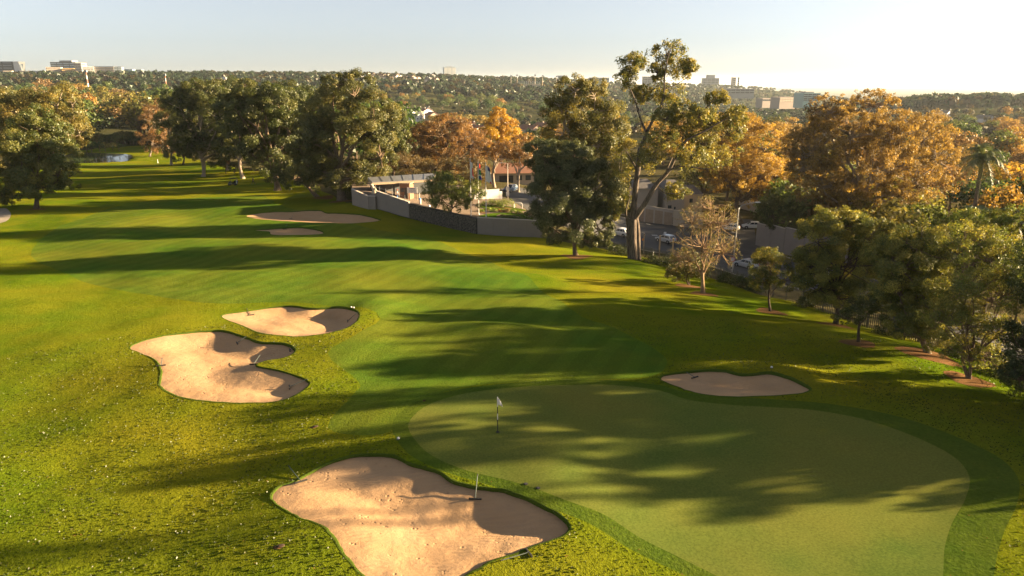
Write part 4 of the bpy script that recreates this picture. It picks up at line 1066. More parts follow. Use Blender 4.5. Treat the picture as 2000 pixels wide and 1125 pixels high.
tower('yellow stone office block beside the beige louvred one', 118, 142, 134.5, 147, BD, 22, M_YELLOW, 4, 4, R_(22))
tower('white framed office block right of the dark stepped end', 157, 181, 131, 145, BD + 5, 26, M_WHITE, 4, 3, R_(26))
tower('long grey office block with an orange lit end', 180, 222, 130.5, 146, BD + 20, 30, M_GREYC, 4, 5, R_(10), M_CREAM)
tower('dark narrow office block right of the long grey one', 220, 237, 131, 148, BD - 10, 26, M_DARKC, 5, 2, R_(16), M_BLUEG)
tower('low teal glazed block near the right end of the left skyline', 237, 259, 136, 145, BD + 30, 24, M_BLUEG, 2, 5, R_(8), M_TEALG)
tower('lowest grey block at the right end of the left skyline', 259, 276, 136.5, 144, BD + 50, 20, M_GREYC, 2, 3, R_(8))
tower('lone pale blue tower standing on the middle of the skyline', 865, 890, 132, 147, 2200, 14, M_BLUEG, 6, 3, R_(16), M_WHITE, frame=.12, cap=2)
tower('low flat block on the skyline left of the tall gum', 1090, 1108, 148, 153, 2500, 20, M_BLUEG, 1, 3)
tower('faint flat block on the skyline behind the golden gum', 1150, 1190, 152, 157, 2550, 20, M_BLUEG, 1, 4)
tower('dim block on the skyline seen through the tall gum', 1256, 1282, 150, 162, 2700, 25, M_GREYC, 3, 3)
tower('stepped dark hazy tower block right of the tall gum', 1373, 1404, 153, 166, 2950, 30, M_GREYC, 4, 4, 0, M_DARKC, cap=12, capw=.5)
tower('slim pale twin tower right of the stepped hazy block', 1429, 1437, 151.5, 166, 2950, 14, M_PINK, 4, 1, R_(15))
tower('thinnest dark chimney like tower on the right skyline', 1440.6, 1443.4, 151.5, 166, 2950, 6, M_GREYC, 3, 1)
tower('long dark flat building in the hazy valley', 1418, 1473, 174, 183, 1850, 30, M_GREYC, 2, 6, 0, M_DARKC)
tower('teal glass office block left of the orange plane tree', 1562, 1602, 183, 197, 1250, 30, M_TEALG, 4, 4, R_(10), M_GLASSD, cap=2)
tower('pale pink low building beside the teal glass block', 1512, 1556, 191, 199, 1300, 24, M_PINK, 2, 6, R_(20), M_CREAM)
tower('white low building left of the pale pink one', 1482, 1508, 193, 198, 1420, 20, M_PINK, 1, 5, R_(20))
def mast(label, px, yt, yb, D, r, mats, head=False, name='lattice_mast'):
    B = at_y(px, yb, D); B.z -= 6; T = at_y(px, yt, D); h = T.z - B.z
    root = empty(name, B, 0, label, 'mast')
    for k in range(5):
        MB().tube([(0, 0, h * k / 5), (0, 0, h * (k + 1) / 5 - .02)], [r * (1.3 - .15 * k), r * (1.15 - .15 * k)], 6).obj('segment', mats[k % len(mats)], root)
    if head: MB().box((0, 0, h + .8), (r * 7, r * 2, 3.0)).obj('lamp_panel', M_WHITE, root)
    else: MB().box((0, 0, h), (r * 3.2, r * 3.2, 2.2)).obj('antenna', M_GREYC, root)
M_REDP = plain('red_paint', (.36, .15, .10), .8)
mast('red and white communication mast below the white framed block', 172, 139, 167, 800, .75, [M_REDP, M_WHITE])
mast('slim red and white mast right of the left skyline', 325, 146, 168, 900, .6, [M_REDP, M_WHITE])
mast('short pale mast above the dark pale trunked gum', 440, 154, 170, 900, .6, [M_CREAM], True)
for i, (px, yt) in enumerate([(998, 149), (1010, 148), (1045, 148), (1059.5, 149), (1087, 150)]):
    mast(['leftmost stadium floodlight mast on the ridge', 'second stadium floodlight mast from the left', 'middle stadium floodlight mast above the stand', 'stadium floodlight mast right of the stand', 'rightmost stadium floodlight mast by the golden gum'][i], px, yt, 168, 1600, .55, [M_CREAM], True, 'floodlight_mast')
def stand():
    D = 1590; a, b = at_y(1012, 166, D), at_y(1056, 166, D); root = empty('stadium_stand', (a.x, D, a.z - 8), 0, 'pale stadium stand with a row of columns on the ridge', 'stand')
    w = b.x - a.x; MB().box((w / 2, 8, 5), (w, 10, 10)).obj('terrace', M_CREAM, root)
    cm = MB().box((0, 0, 0), (1.2, 1.2, 6)).mesh('column', M_WHITE)
    for k in range(12): mesh_obj('column', cm, root).location = (w * (k + .5) / 12, 1, 13)
stand()

# ------------------------------------------------------------------ houses
def house_proto(wm, rm, w, d, h, rh, wins=2):
    root = bpy.data.objects.new('house', None); COL.objects.link(root)
    m = MB().prism([(-w/2,-d/2),(w/2,-d/2),(w/2,d/2),(-w/2,d/2)], -4, h)
    m.add([(-w/2,-d/2,h),(w/2,-d/2,h),(0,-d/2,h+rh)], [(0,1,2)]); m.add([(-w/2,d/2,h),(w/2,d/2,h),(0,d/2,h+rh)], [(0,2,1)])
    m.obj('wall', wm, root)
    o = .5; t = .25; sl = rh / (w / 2); r = MB()
    for s in (-1, 1):
        e = (w / 2 + o)
        r.add([(0,-d/2-o,h+rh+.05),(s*e,-d/2-o,h-sl*o+.05),(s*e,d/2+o,h-sl*o+.05),(0,d/2+o,h+rh+.05),(0,-d/2-o,h+rh+t),(s*e,-d/2-o,h-sl*o+t),(s*e,d/2+o,h-sl*o+t),(0,d/2+o,h+rh+t)], [(0,1,2,3),(7,6,5,4),(0,4,5,1),(1,5,6,2),(2,6,7,3),(3,7,4,0)])
    ro = r.obj('roof', rm, root)
    MB().box((w*.25, d*.2, h+rh*.9), (.8,.8,1.6)).obj('chimney', wm, ro)
    wmesh = MB().box((0,0,0), (1.5,.12,1.3)).mesh('window', M_GLASSD); smesh = MB().box((0,0,0), (.12,1.5,1.3)).mesh('window', M_GLASSD)
    for k in range(wins):
        mesh_obj('window', wmesh, root).location = (w*((k+.5)/wins-.5), -d/2-.01, h*.55)
        mesh_obj('window', smesh, root).location = (w/2+.01, d*((k+.5)/wins-.5), h*.55)
    return root
HP = [house_proto(M_WHITE, M_ROOFG, 8, 12, 3.4, 2.6), house_proto(M_CREAM, M_TERRA, 9, 13, 5.5, 2.4, 3), house_proto(M_WHITE, M_TERRA, 10, 11, 5.2, 2.2, 3)]
used = [False] * 3
def put_house(k, px, D, rz, label, group=None, s=1.0, z=None, dz=0):
    t = at_y(px, 300, D); o = HP[k] if not used[k] else copy_tree(HP[k]); used[k] = True
    o.location = (t.x, D, (float(Zt(t.x, D)) if z is None else z) + dz); o.rotation_euler = (0, 0, rz); o.scale = (s, s, s)
    tag(o, label, 'house', group); return o
for i, (px, D, k) in enumerate([(766,890,0),(779,900,0),(772,850,0),(786,840,0),(796,830,2),(822,860,0),(806,800,0),(838,870,0),(832,820,2),(790,780,0),(812,760,0),(846,760,1),(776,800,2)]):
    put_house(k, px, D, R_(random.uniform(10, 60)), 'white gabled house in the cluster right of the biggest round gum', 'white gabled houses in the valley', 1.15, dz=2.0)
for i in range(26):
    px = random.uniform(708, 862) if i < 26 else random.uniform(560, 1000)
    put_house(random.choice((0, 2, 1)), px, random.uniform(1480, 1800), R_(random.uniform(10, 70)), 'pale house on the far ridge left of the lone tower', 'pale houses on the far ridge', 1.05, dz=5)
for i in range(10): put_house(random.choice((1, 2)), random.uniform(890, 1080), random.uniform(420, 700), R_(random.uniform(0, 60)), 'pale house half hidden in the valley trees', 'houses in the valley trees', 1.1, dz=1)
for i in range(10): put_house(random.choice((1, 2, 0)), random.uniform(1420, 2050), random.uniform(420, 1000), R_(random.uniform(0, 60)), 'pale house among the rust treetops', 'houses among the rust treetops', 1.1, dz=.5)

# ------------------------------------------------------------------ haze
def haze():
    m = bpy.data.materials.new('haze'); m.use_nodes = True; nt = m.node_tree
    for n in list(nt.nodes): nt.nodes.remove(n)
    out = nt.nodes.new('ShaderNodeOutputMaterial'); v = nt.nodes.new('ShaderNodeVolumePrincipled')
    v.inputs['Color'].default_value = (.80, .88, .95, 1); v.inputs['Density'].default_value = HAZE; v.inputs['Anisotropy'].default_value = .3
    nt.links.new(v.outputs[0], out.inputs['Volume'])
    MB().box((0, 0, -39), (90000, 90000, 262)).obj('haze', m, kind='stuff')
HAZE = 4e-5
haze()

# ------------------------------------------------------------------ terrace walls beside the fairway
M_WALL = plain('grey_render', (.225, .190, .165), .9, 0, .10, 1.2, .1)
M_COPE = plain('coping', (.42, .36, .30), .85, 0, .1, 2)  # light tone; also puts the sunlit top of the grey walls into colour
M_STONE = plain('gabion_stone', (.155, .135, .11), .95, 0, .55, 2.5, .1)
M_METAL = plain('galvanised_metal', (.42, .42, .42), .45, .6, .1)
M_DARKM = plain('dark_steel', (.06, .058, .055), .5, .3, .1)
M_WOODP = plain('weathered_wood', (.36, .27, .18), .85, 0, .2, 4)
M_BLACK = plain('black_rubber', (.02, .02, .02), .8)
M_BRICK = plain('brown_brick', (.22, .12, .075), .9, 0, .25, 8)
def wall_run(root, pts, th, mat, n_panel, cope=True, name='panel', gap=.03):
    """pts: [(base px,py, top py)] ; upright panels with recessed joints and a coping"""
    B = [G(a, b) for a, b, c in pts]; T = [z_at(a, c, q.x, q.y) for (a, b, c), q in zip(pts, B)]; o = Vector(root.location)
    tops = []
    seg = [0]
    for i in range(1, len(B)): seg.append(seg[-1] + (B[i].xy - B[i - 1].xy).length)
    def at(s):
        for i in range(1, len(B)):
            if s <= seg[i] + 1e-6:
                t = (s - seg[i - 1]) / (seg[i] - seg[i - 1]); p = B[i - 1].lerp(B[i], t); return p, T[i - 1] + (T[i] - T[i - 1]) * t, (B[i].xy - B[i - 1].xy).normalized()
    for k in range(n_panel):
        s0, s1 = seg[-1] * k / n_panel + gap / 2, seg[-1] * (k + 1) / n_panel - gap / 2
        (a, ta, d), (b, tb, _) = at(s0), at(s1); nrm = Vector((-d.y, d.x))
        if nrm.y < 0: nrm = -nrm
        P = [a.xy, b.xy, b.xy + nrm * th, a.xy + nrm * th]; P = [p - o.xy for p in P]
        MB().prism(P, [min(a.z, b.z) - 1.2 - o.z] * 4, [ta - o.z, tb - o.z, tb - o.z, ta - o.z]).obj(name, mat, root)
    if cope:
        for i in range(1, len(B)):
            d = (B[i].xy - B[i - 1].xy).normalized(); nrm = Vector((-d.y, d.x)); nrm = nrm if nrm.y > 0 else -nrm
            P = [B[i - 1].xy - nrm * .04, B[i].xy - nrm * .04, B[i].xy + nrm * (th + .04), B[i - 1].xy + nrm * (th + .04)]; P = [p - o.xy for p in P]
            z0 = [T[i - 1] - o.z + .005, T[i] - o.z + .005] ; z0 = [z0[0], z0[1], z0[1], z0[0]]
            MB().prism(P, z0, [z + .09 for z in z0]).obj('coping', M_COPE, root)
    return B, T
def wroot(label, px, py, name='retaining_wall'):
    return empty(name, G(px, py), 0, label, 'wall')
r = wroot('short grey rendered wall at the foot of the biggest round gum', 690, 400)
B1, T1 = wall_run(r, [(688, 400, 369.5), (720, 409, 384)], .35, M_WALL, 2)
r = wroot('square grey wall pillar carrying the stone sculpture', 728, 409, 'wall_pillar')
pc = G(728, 409); pm = mpp(pc); pz = z_at(728, 384, pc.x, pc.y)
MB().box((0, 1.0, (pz - pc.z) / 2 - .4), (15 * pm, 2.0, pz - pc.z + .8), R_(-6)).obj('shaft', M_WALL, r)
MB().box((0, 1.0, pz - pc.z + .05), (15.6 * pm, 2.1, .09), R_(-6)).obj('coping', M_COPE, r)
r = wroot('grey rendered wall with a sunlit sloping top right of the sculpture', 770, 417)
B2, T2 = wall_run(r, [(736, 408, 373.5), (799.5, 425.5, 395.5)], .35, M_WALL, 3)
r = wroot('dark gabion wall of wired stones between the two grey walls', 865, 442, 'gabion_wall')
B3, T3 = wall_run(r, [(800.5, 426, 397), (932, 457, 428)], .7, plain('gabion_core', (.045, .04, .035), .95), 6, False, 'cage')
def stones():
    q = np.random.default_rng(5); o = Vector(r.location); a, b = B3; d = (b.xy - a.xy); L = d.length; d.normalize(); nrm = Vector((-d.y, d.x)); nrm = nrm if nrm.y > 0 else -nrm
    m = MB()
    for i in range(int(L / .27)):
        s = (i + .5) * .27; t = s / L; z0 = a.z + (b.z - a.z) * t - .2; z1 = T3[0] + (T3[1] - T3[0]) * t
        for k in range(int((z1 - z0) / .24)):
            c = a.xy + d * (s + q.uniform(-.06, .06)) - nrm * .02 - o.xy
            m.blob((c.x, c.y, z0 + .12 + k * .24 + q.uniform(-.04, .04) - o.z), (q.uniform(.10, .16), q.uniform(.07, .13), q.uniform(.09, .14)), 5, 3, .25, int(q.integers(1e6)))
    m.obj('stones', M_STONE, r, kind='stuff')
stones()
r = wroot('long grey rendered wall left of the dark silvery tree', 992, 461)
B4, T4 = wall_run(r, [(932.5, 457, 425.5), (992, 461.5, 428.5), (1060, 464.5, 432)], .35, M_WALL, 4)
# paved terrace behind the walls
fr = [(B1[0], T1[0]), (B2[0], T2[0]), (B2[1], T2[1]), ((B3[0] + B3[1]) / 2, (T3[0] + T3[1]) / 2), (B3[1], T3[1]), (B4[1], T4[1]), (B4[2], T4[2])]
fr = [np.array((p.x, p.y + .33, t - .35)) for p, t in fr]
bk = [np.array(at_h(a, b, h)) for a, b, h in [(688, 352, 20.9), (735, 352, 21.1), (799, 352, 21.3), (880, 360, 21.8), (945, 368, 22.0), (992, 388, 22.2), (1050, 424, 22.1)]]
def terrace():
    V = []; n = 10
    F6 = smooth_open(fr, 4); B6 = smooth_open(bk, 4)
    for a, b in zip(F6, B6):
        for k in range(n + 1): V.append(a + (b - a) * k / n)
    m = len(F6); F = [(i * (n + 1) + k, (i + 1) * (n + 1) + k, (i + 1) * (n + 1) + k + 1, i * (n + 1) + k + 1) for i in range(m - 1) for k in range(n)]
    for k in (0, n):                               # skirts down into the ground
        base = len(V)
        for i in range(m): q = V[i * (n + 1) + k].copy(); q[2] -= 3; V.append(q)
        F += [(i * (n + 1) + k, base + i, base + i + 1, (i + 1) * (n + 1) + k) for i in range(m - 1)]
    base = len(V); 
    for k in range(n + 1): q = V[(m - 1) * (n + 1) + k].copy(); q[2] -= 3; V.append(q)
    F += [((m - 1) * (n + 1) + k, base + k, base + k + 1, (m - 1) * (n + 1) + k + 1) for k in range(n)]
    mb = MB(); mb.add(V, F); mb.obj('pavement', M_PAVE, kind='structure')
    return BVHTree.FromPolygons([tuple(v) for v in V], F)
tbvh = terrace()
def GT(px, py):
    h = tbvh.ray_cast(Vector((0, 0, CAMZ)), ray(px, py).normalized())[0]
    return h if h is not None else G(px, py)
def drape(name, P, mat, off, kind='structure', place=GT, n=3):
    S = smooth_closed(np.array([place(a, b)[:] for a, b in P]), n); S[:, 2] += off
    c = S.mean(0); V = [tuple(c)] + [tuple(s) for s in S]; k = len(S)
    mb = MB(); mb.add(V, [(0, 1 + i, 1 + (i + 1) % k) for i in range(k)]); return mb.obj(name, mat, kind=kind)
drape('lawn', [(936, 424), (955, 417.5), (985, 416), (1010, 418), (1046, 429), (1040, 431), (990, 427)], M_FAIR, .05)
drape('lawn', [(938, 404), (965, 401), (1000, 405), (1030, 412), (1000, 411), (960, 409)], M_FRINGE, .05)
drape('planting_bed', [(936, 412), (960, 405), (1000, 407), (1040, 416), (1040, 420), (1000, 417), (950, 418)], M_MULCH, .04)

# canopy
def canopy():
    zr = 1.65
    def pt(px, py): d = ray(px, py); return Vector((0, 0, CAMZ)) + d * ((zr - CAMZ) / d.z)
    P = [pt(727, 357), pt(848, 350.5), pt(850, 339.5), pt(718, 347.5)]
    g = [Vector((p.x, p.y, zr)) for p in P]; o = (g[0] + g[2]) / 2; o.z = GT(780, 380).z
    root = empty('carport', o, 0, 'flat grey metal canopy roof on posts beside the sculpture', 'canopy')
    L = [(p.x - o.x, p.y - o.y) for p in g]
    MB().prism(L, zr - o.z - .02, zr - o.z + .12).obj('roof', plain('roof_sheet', (.20, .205, .215), .45, .4, .25, .6), root)
    for a, b in ((0, 1), (1, 2), (2, 3), (3, 0)):
        a, b = Vector(L[a]), Vector(L[b]); d = (b - a); MB().box((*((a + b) / 2), zr - o.z - .2), (d.length + .1, .12, .36), math.atan2(d.y, d.x)).obj('fascia', M_WOODP, root)
    rib = None
    for k in range(2, 12, 2):                     # low standing seams
        a = Vector(L[0]).lerp(Vector(L[1]), k / 12); b = Vector(L[3]).lerp(Vector(L[2]), k / 12); d = b - a
        MB().box((*((a + b) / 2), zr - o.z + .15), (d.length, .06, .06), math.atan2(d.y, d.x)).obj('seam', bpy.data.materials['roof_sheet'], root)
    for u, v in ((.04, .06), (.34, .06), (.62, .06), (.96, .06), (.04, .94), (.5, .94), (.96, .94)):
        p = Vector(L[0]).lerp(Vector(L[1]), u).lerp(Vector(L[3]).lerp(Vector(L[2]), u), v)
        MB().box((p.x, p.y, (zr - o.z) / 2 - .5), (.28, .28, zr - o.z + .6)).obj('column', M_DARKM, root)
    # dark panel added as a backdrop for the darkness under the roof
    a, b = Vector(L[3]), Vector(L[2]); d = b - a
    MB().box((*((a + b) / 2 - Vector((0, .6))), 1.2), (d.length * .9, .2, 3.4), math.atan2(d.y, d.x)).obj('dark_backdrop', M_DARKC, root)
canopy()
def hut():
    p = GT(792, 389); p.y += 2.0; m = mpp(p); root = empty('guard_hut', p, R_(-12), 'small brown brick hut under the canopy behind the notice board', 'hut')
    MB().box((0, 0, 1.2), (20 * m, 2.2, 2.9)).obj('wall', M_BRICK, root)
    MB().box((.35, -1.11, .95), (.8, .06, 1.9)).obj('door', M_DARKM, root)
    MB().box((-.45, -1.11, 1.5), (.6, .05, .7)).obj('window', M_GLASSD, root)
    MB().box((0, 0, 2.72), (20 * m + .4, 2.6, .12)).obj('roof', M_WOODP, root)
hut()
def board():
    p = GT(806, 391); m = mpp(p); root = empty('notice_board', p, R_(-8), 'white notice board with dark lettering lines on two posts', 'sign')
    zt = z_at(806, 366, p.x, p.y) - p.z; zb = z_at(806, 377.5, p.x, p.y) - p.z
    for s in (-1, 1): MB().box((s * 9 * m, 0, zt / 2), (.09, .09, zt)).obj('post', M_WOODP, root)
    MB().box((0, -.08, (zt + zb) / 2), (20 * m, .06, zt - zb)).obj('panel', M_WHITE, root)
    for i, (x, z, w) in enumerate([(0, .78, 11), (-3, .52, 8), (4.5, .52, 5), (-2, .30, 9), (5, .28, 4)]):
        MB().box((x * m, -.115, zb + (zt - zb) * z), (w * m, .012, (.16 if i == 0 else .08) * (zt - zb))).obj('lettering', M_GREYC, root)
board()
def sculpture():
    p = Vector((pc.x + .8 * pm, pc.y + 1.0, pz + .09)); root = empty('sculpture', p, 0, 'pale weathered stone sculpture on the square wall pillar', 'sculpture')
    st = plain('sculpture_stone', (.50, .40, .29), .9, 0, .25, 4)
    MB().box((0, 0, .12), (.9, .8, .24)).obj('plinth', M_WALL, root)
    m = MB(); 
    m.tube([(.22,0,.2),(.26,.02,.6),(.12,0,1.0),(-.06,0,1.45),(-.12,0,1.75)], [.30,.34,.30,.26,.20], 9); m.blob((-.30,0,1.82), (.34,.2,.2), 9, 6, .14, 3); m.blob((.3,0,.95), (.26,.3,.42), 8, 6, .2, 9); m.blob((-.12,.05,.45), (.22,.25,.3), 8, 5, .2, 4)
    m.obj('figure', st, root, True)
sculpture()
def railing():
    root = empty('railing', GT(735, 372), 0, 'row of short metal railing posts along the sloping wall top', 'railing'); o = Vector(root.location)
    pm_ = MB().box((0, 0, .45), (.09, .09, 1.1)).mesh('post', M_METAL); a, b = B2; P = []
    for px in (735, 743, 755, 768, 781, 792):
        t = (px - 736) / 63.5; q = a.lerp(b, t); q.z = T2[0] + (T2[1] - T2[0]) * t; P.append(q + Vector((0, .17, 0)) - o)
        mesh_obj('post', pm_, root).location = P[-1]
    MB().tube([p + Vector((0, 0, .75)) for p in P], .018, 4).obj('cable', M_METAL, root)
railing()
def bin_():
    p = GT(820.5, 398.5); m = mpp(p); root = empty('bin', p, 0, 'white cylindrical bin with a blue lid behind the gabion wall', 'bin')
    MB().lathe([(2.2*m,-.1),(2.2*m,.75),(2.1*m,.8)], n=14).obj('body', M_WHITE, root, True)
    MB().lathe([(2.3*m,.80),(2.3*m,.95),(1.2*m,1.05)], n=14).obj('lid', plain('blue_plastic', (.05,.22,.5), .5), root, True)
    p = GT(819, 397); root = empty('post', p + Vector((0,.4,0)), 0, 'thin pale post right behind the white bin', 'post'); MB().tube([(0,0,-.2),(0,0,1.75)], .06, 6).obj('shaft', M_METAL, root)
    p = GT(838, 404); root = empty('marker', p, 0, 'small white domed marker on the paving right of the bin', 'marker'); m = MB(); m.lathe([(.3,0),(.3,.1),(.22,.28),(.05,.38)], n=10); m.obj('dome', M_WHITE, root, True)
bin_()
# flagpoles
def flagpole(px, pyb, pyt, label, cols, drape_):
    p = GT(px, pyb); h = z_at(px, pyt, p.x, p.y) - p.z; root = empty('flagpole', p, 0, label, 'flagpole')
    MB().lathe([(.16, -.1), (.16, .12), (.075, .16), (.06, h * .5), (.04, h)], n=10).obj('pole', M_WHITE, root, True)
    MB().blob((0, 0, h + .06), (.08, .08, .08), 8, 6, 0).obj('finial', M_METAL, root, True)
    W, H, y0 = drape_; nu, nv = 12, 16
    V = []; F = []; mi = []
    for j in range(nv + 1):
        for i in range(nu + 1):
            u, v = i / nu, j / nv
            wd = W * u * (.55 + .45 * v)
            V.append((.06 + wd, .12 * math.sin(u * 9 + v * 2) * u, h - y0 - H * v - wd * .75 * (1 - .2 * v)))
    for j in range(nv):
        for i in range(nu):
            F.append((j*(nu+1)+i, (j+1)*(nu+1)+i, (j+1)*(nu+1)+i+1, j*(nu+1)+i+1)); mi.append(cols(i / nu, j / nv))
    me = bpy.data.meshes.new('flag'); me.from_pydata(V, [], F)
    for m in FLAGM: me.materials.append(m)
    me.polygons.foreach_set('material_index', mi); me.polygons.foreach_set('use_smooth', [True] * len(F))
    o = mesh_obj('flag', me, root); sol = o.modifiers.new('thickness', 'SOLIDIFY'); sol.thickness = .02
FLAGM = [M_WHITE, plain('flag_navy', (.02,.03,.12), .8), plain('flag_red', (.55,.04,.03), .8), plain('flag_green', (.02,.22,.07), .8), plain('flag_yellow', (.75,.45,.03), .8), plain('flag_black', (.015,.015,.015), .8), plain('flag_blue', (.02,.04,.28), .8)]
flagpole(920, 421, 310, 'leftmost white flagpole with a limp white flag', lambda u, v: 2 if (u > .55 and .3 < v < .8) else 0, (.5, 2.6, .5))
def sa(u, v):
    if u < .22: return 5 if abs(v - .5) < .22 else 4 if abs(v - .5) < .3 else 3
    if abs(v - .5) < .14: return 3
    if abs(v - .5) < .2: return 0
    return 2 if v < .5 else 6
flagpole(935, 419, 315, 'middle white flagpole with a limp multicoloured striped flag', sa, (.5, 2.6, .3))
flagpole(949.5, 424, 319, 'rightmost white flagpole with a pale flag with a navy corner', lambda u, v: 1 if (v < .22 and u > .35) else 2 if (v > .86 and .62 < u < .85) else 0, (1.0, 2.6, .3))
# forecourt
def white_wall():
    p = GT(960, 388); m = mpp(p); root = empty('white_wall', p, R_(24), 'bright white wall with a stepped end behind the clipped hedge', 'wall'); h = z_at(960, 370.5, p.x, p.y) - p.z
    MB().box((-1.0, 0, h / 2 - .3), (5.2, .3, h + .6)).obj('panel', M_WHITE, root)
    MB().box((1.9, 0, h * .38 - .3), (.6, .34, h * .76 + .6)).obj('end_step', M_WHITE, root)
    MB().box((-1.0, 0, h + .03), (5.3, .36, .06)).obj('coping', M_WHITE, root)
white_wall()
def leafy(label, px, py, r, pal, place=None, seed=0, n=14, name='bush', cat='bush', lf=.14, cnt=60):
    rg = np.random.default_rng(seed); p = (place or GT)(px, py); root = empty(name, p, 0, label, cat)
    d = unit(rg.normal(size=(n, 3))); d[:, 2] = np.abs(d[:, 2]); q = d * np.array(r) * .72; ow = d
    V, F, c = leaf_cloud(q, min(r) * .55, cnt, lf, unit(ow + [0, 0, .4]), pal, rg, .5, .6)
    mesh_obj('foliage', np_mesh('foliage', V, F, M_LEAF, False, col=c), root)
    w = Wood()
    for k in range(5): w.limb((0, 0, -.1), q[k], .04, .015, rg, .1, 3, 4)
    mesh_obj('stems', w.mesh('stems', M_BARK), root); return root
LG = [(.12,.14,.03),(.09,.11,.025),(.16,.16,.035)]
leafy('clipped rounded hedge left of the lamp post', 958, 401, (2.4,1.0,1.3), LG, seed=1, n=30, name='hedge', cat='hedge')
leafy('rounder clipped hedge at the white wall end', 987, 403, (2.4,1.2,1.6), LG, seed=2, n=34, name='hedge', cat='hedge')
for i, (a, b, s, c) in enumerate([(940,413,.7,LG),(952,411,.8,LG),(964,413,.8,LG),(976,414,.7,[(.16,.09,.03),(.12,.08,.03)]),(990,414,.8,[(.14,.08,.03),(.10,.08,.03)]),(1002,416,.8,LG),(1014,418,.8,LG),(1024,420,.7,LG)]):
    leafy('%s low shrub, number %s from the left in the terrace bed' % ('brownish' if c is not LG else 'bright green', ('one','two','three','four','five','six','seven','eight')[i]) if False else ('brownish low shrub in the terrace planting bed' if c is not LG else 'bright green low shrub in the terrace planting bed'), a, b, (s, s * .7, s * .8), c, seed=10 + i, n=10, name='shrub', cat='shrub')['group'] = 'brownish shrubs in the terrace bed' if c is not LG else 'green shrubs in the terrace bed'
for i, (a, b) in enumerate([(980,427),(992,427.5),(1004,428),(1016,429),(1028,430)]):
    leafy('dark leafy plant along the top of the long grey wall', a, b, (.75,.5,.75), [(.07,.09,.025),(.10,.11,.03)], seed=30 + i, n=9, name='plant', cat='plant')['group'] = 'plants along the long grey wall'
leafy('dark box shaped hedge by the barrier hoop', 1037, 420, (1.2,.8,1.0), [(.05,.05,.022),(.08,.065,.03)], seed=40, n=24, name='hedge', cat='hedge')
def hoop():
    p = GT(1012, 407); root = empty('barrier', p, R_(-10), 'white hoop barrier rail at the road edge', 'barrier')
    MB().tube([(-.75,0,-.1),(-.75,0,.8),(-.6,0,.98),(.6,0,.98),(.75,0,.8),(.75,0,-.1)], .06, 7).obj('rail', M_WHITE, root, True)
    for s in (-1, 1): MB().box((s * .75, 0, .02), (.22, .22, .06)).obj('foot', M_METAL, root)
hoop()
def lamp_sign():
    p = G(991.5, 388); h = z_at(991, 319, p.x, p.y) - p.z; root = empty('street_lamp', p, 0, 'pale street lamp with two small sign plates beside the blue car', 'street lamp')
    MB().lathe([(.13,-.2),(.11,1),(.07,h)], n=10).obj('pole', M_COPE, root, True)
    MB().tube([(0,0,h-.1),(-.6,0,h+.1),(-1.1,0,h+.12)], .04, 6).obj('arm', M_COPE, root); MB().box((-1.3,0,h+.1), (.6,.25,.12)).obj('lamp_head', M_METAL, root)
    for y0, y1 in ((364.5, 372), (374, 383)):
        a, b = z_at(991, y1, p.x, p.y) - p.z, z_at(991, y0, p.x, p.y) - p.z; MB().box((0,-.14,(a+b)/2), (.62,.03,b-a)).obj('sign_plate', M_WHITE, root)
lamp_sign()
def red_house():
    D = 176; a = at_y(956, 345, D); b = at_y(1058, 345, D); z = float(Zt((a.x+b.x)/2, D)); w = b.x - a.x; root = empty('house', ((a.x+b.x)/2, D+4, z), R_(4), 'low house with a terracotta roof behind the blue car', 'house')
    zt = z_at(990, 338, 0, D) - z; zr = z_at(990, 324, 0, D+4) - z
    MB().box((0,0,zt/2-.5), (w,8,zt+1)).obj('wall', M_CREAM, root)
    V = [(-w/2-.6,-4.6,zt),(w/2+.6,-4.6,zt),(w/2+.6,4.6,zt),(-w/2-.6,4.6,zt),(-w/2+2.5,0,zr+.8),(w/2-2.5,0,zr+.8)]
    MB().add(V, [(0,1,5,4),(1,2,5),(2,3,4,5),(3,0,4),(3,2,1,0)]).obj('roof', M_TERRA, root)
    MB().box((-w*.2,-4.02,zt*.42), (3.4,.12,zt*.7)).obj('garage_opening', M_DARKM, root)  # dark panel puts the shaded garage opening into colour
    for x in (.05, .22, .38): MB().box((w*x,-4.02,zt*.55), (1.3,.1,1.2)).obj('window', M_GLASSD, root)
    MB().box((-w*.28,1,zr+1.3), (.9,.9,2.6)).obj('chimney', M_CREAM, root)
red_house()
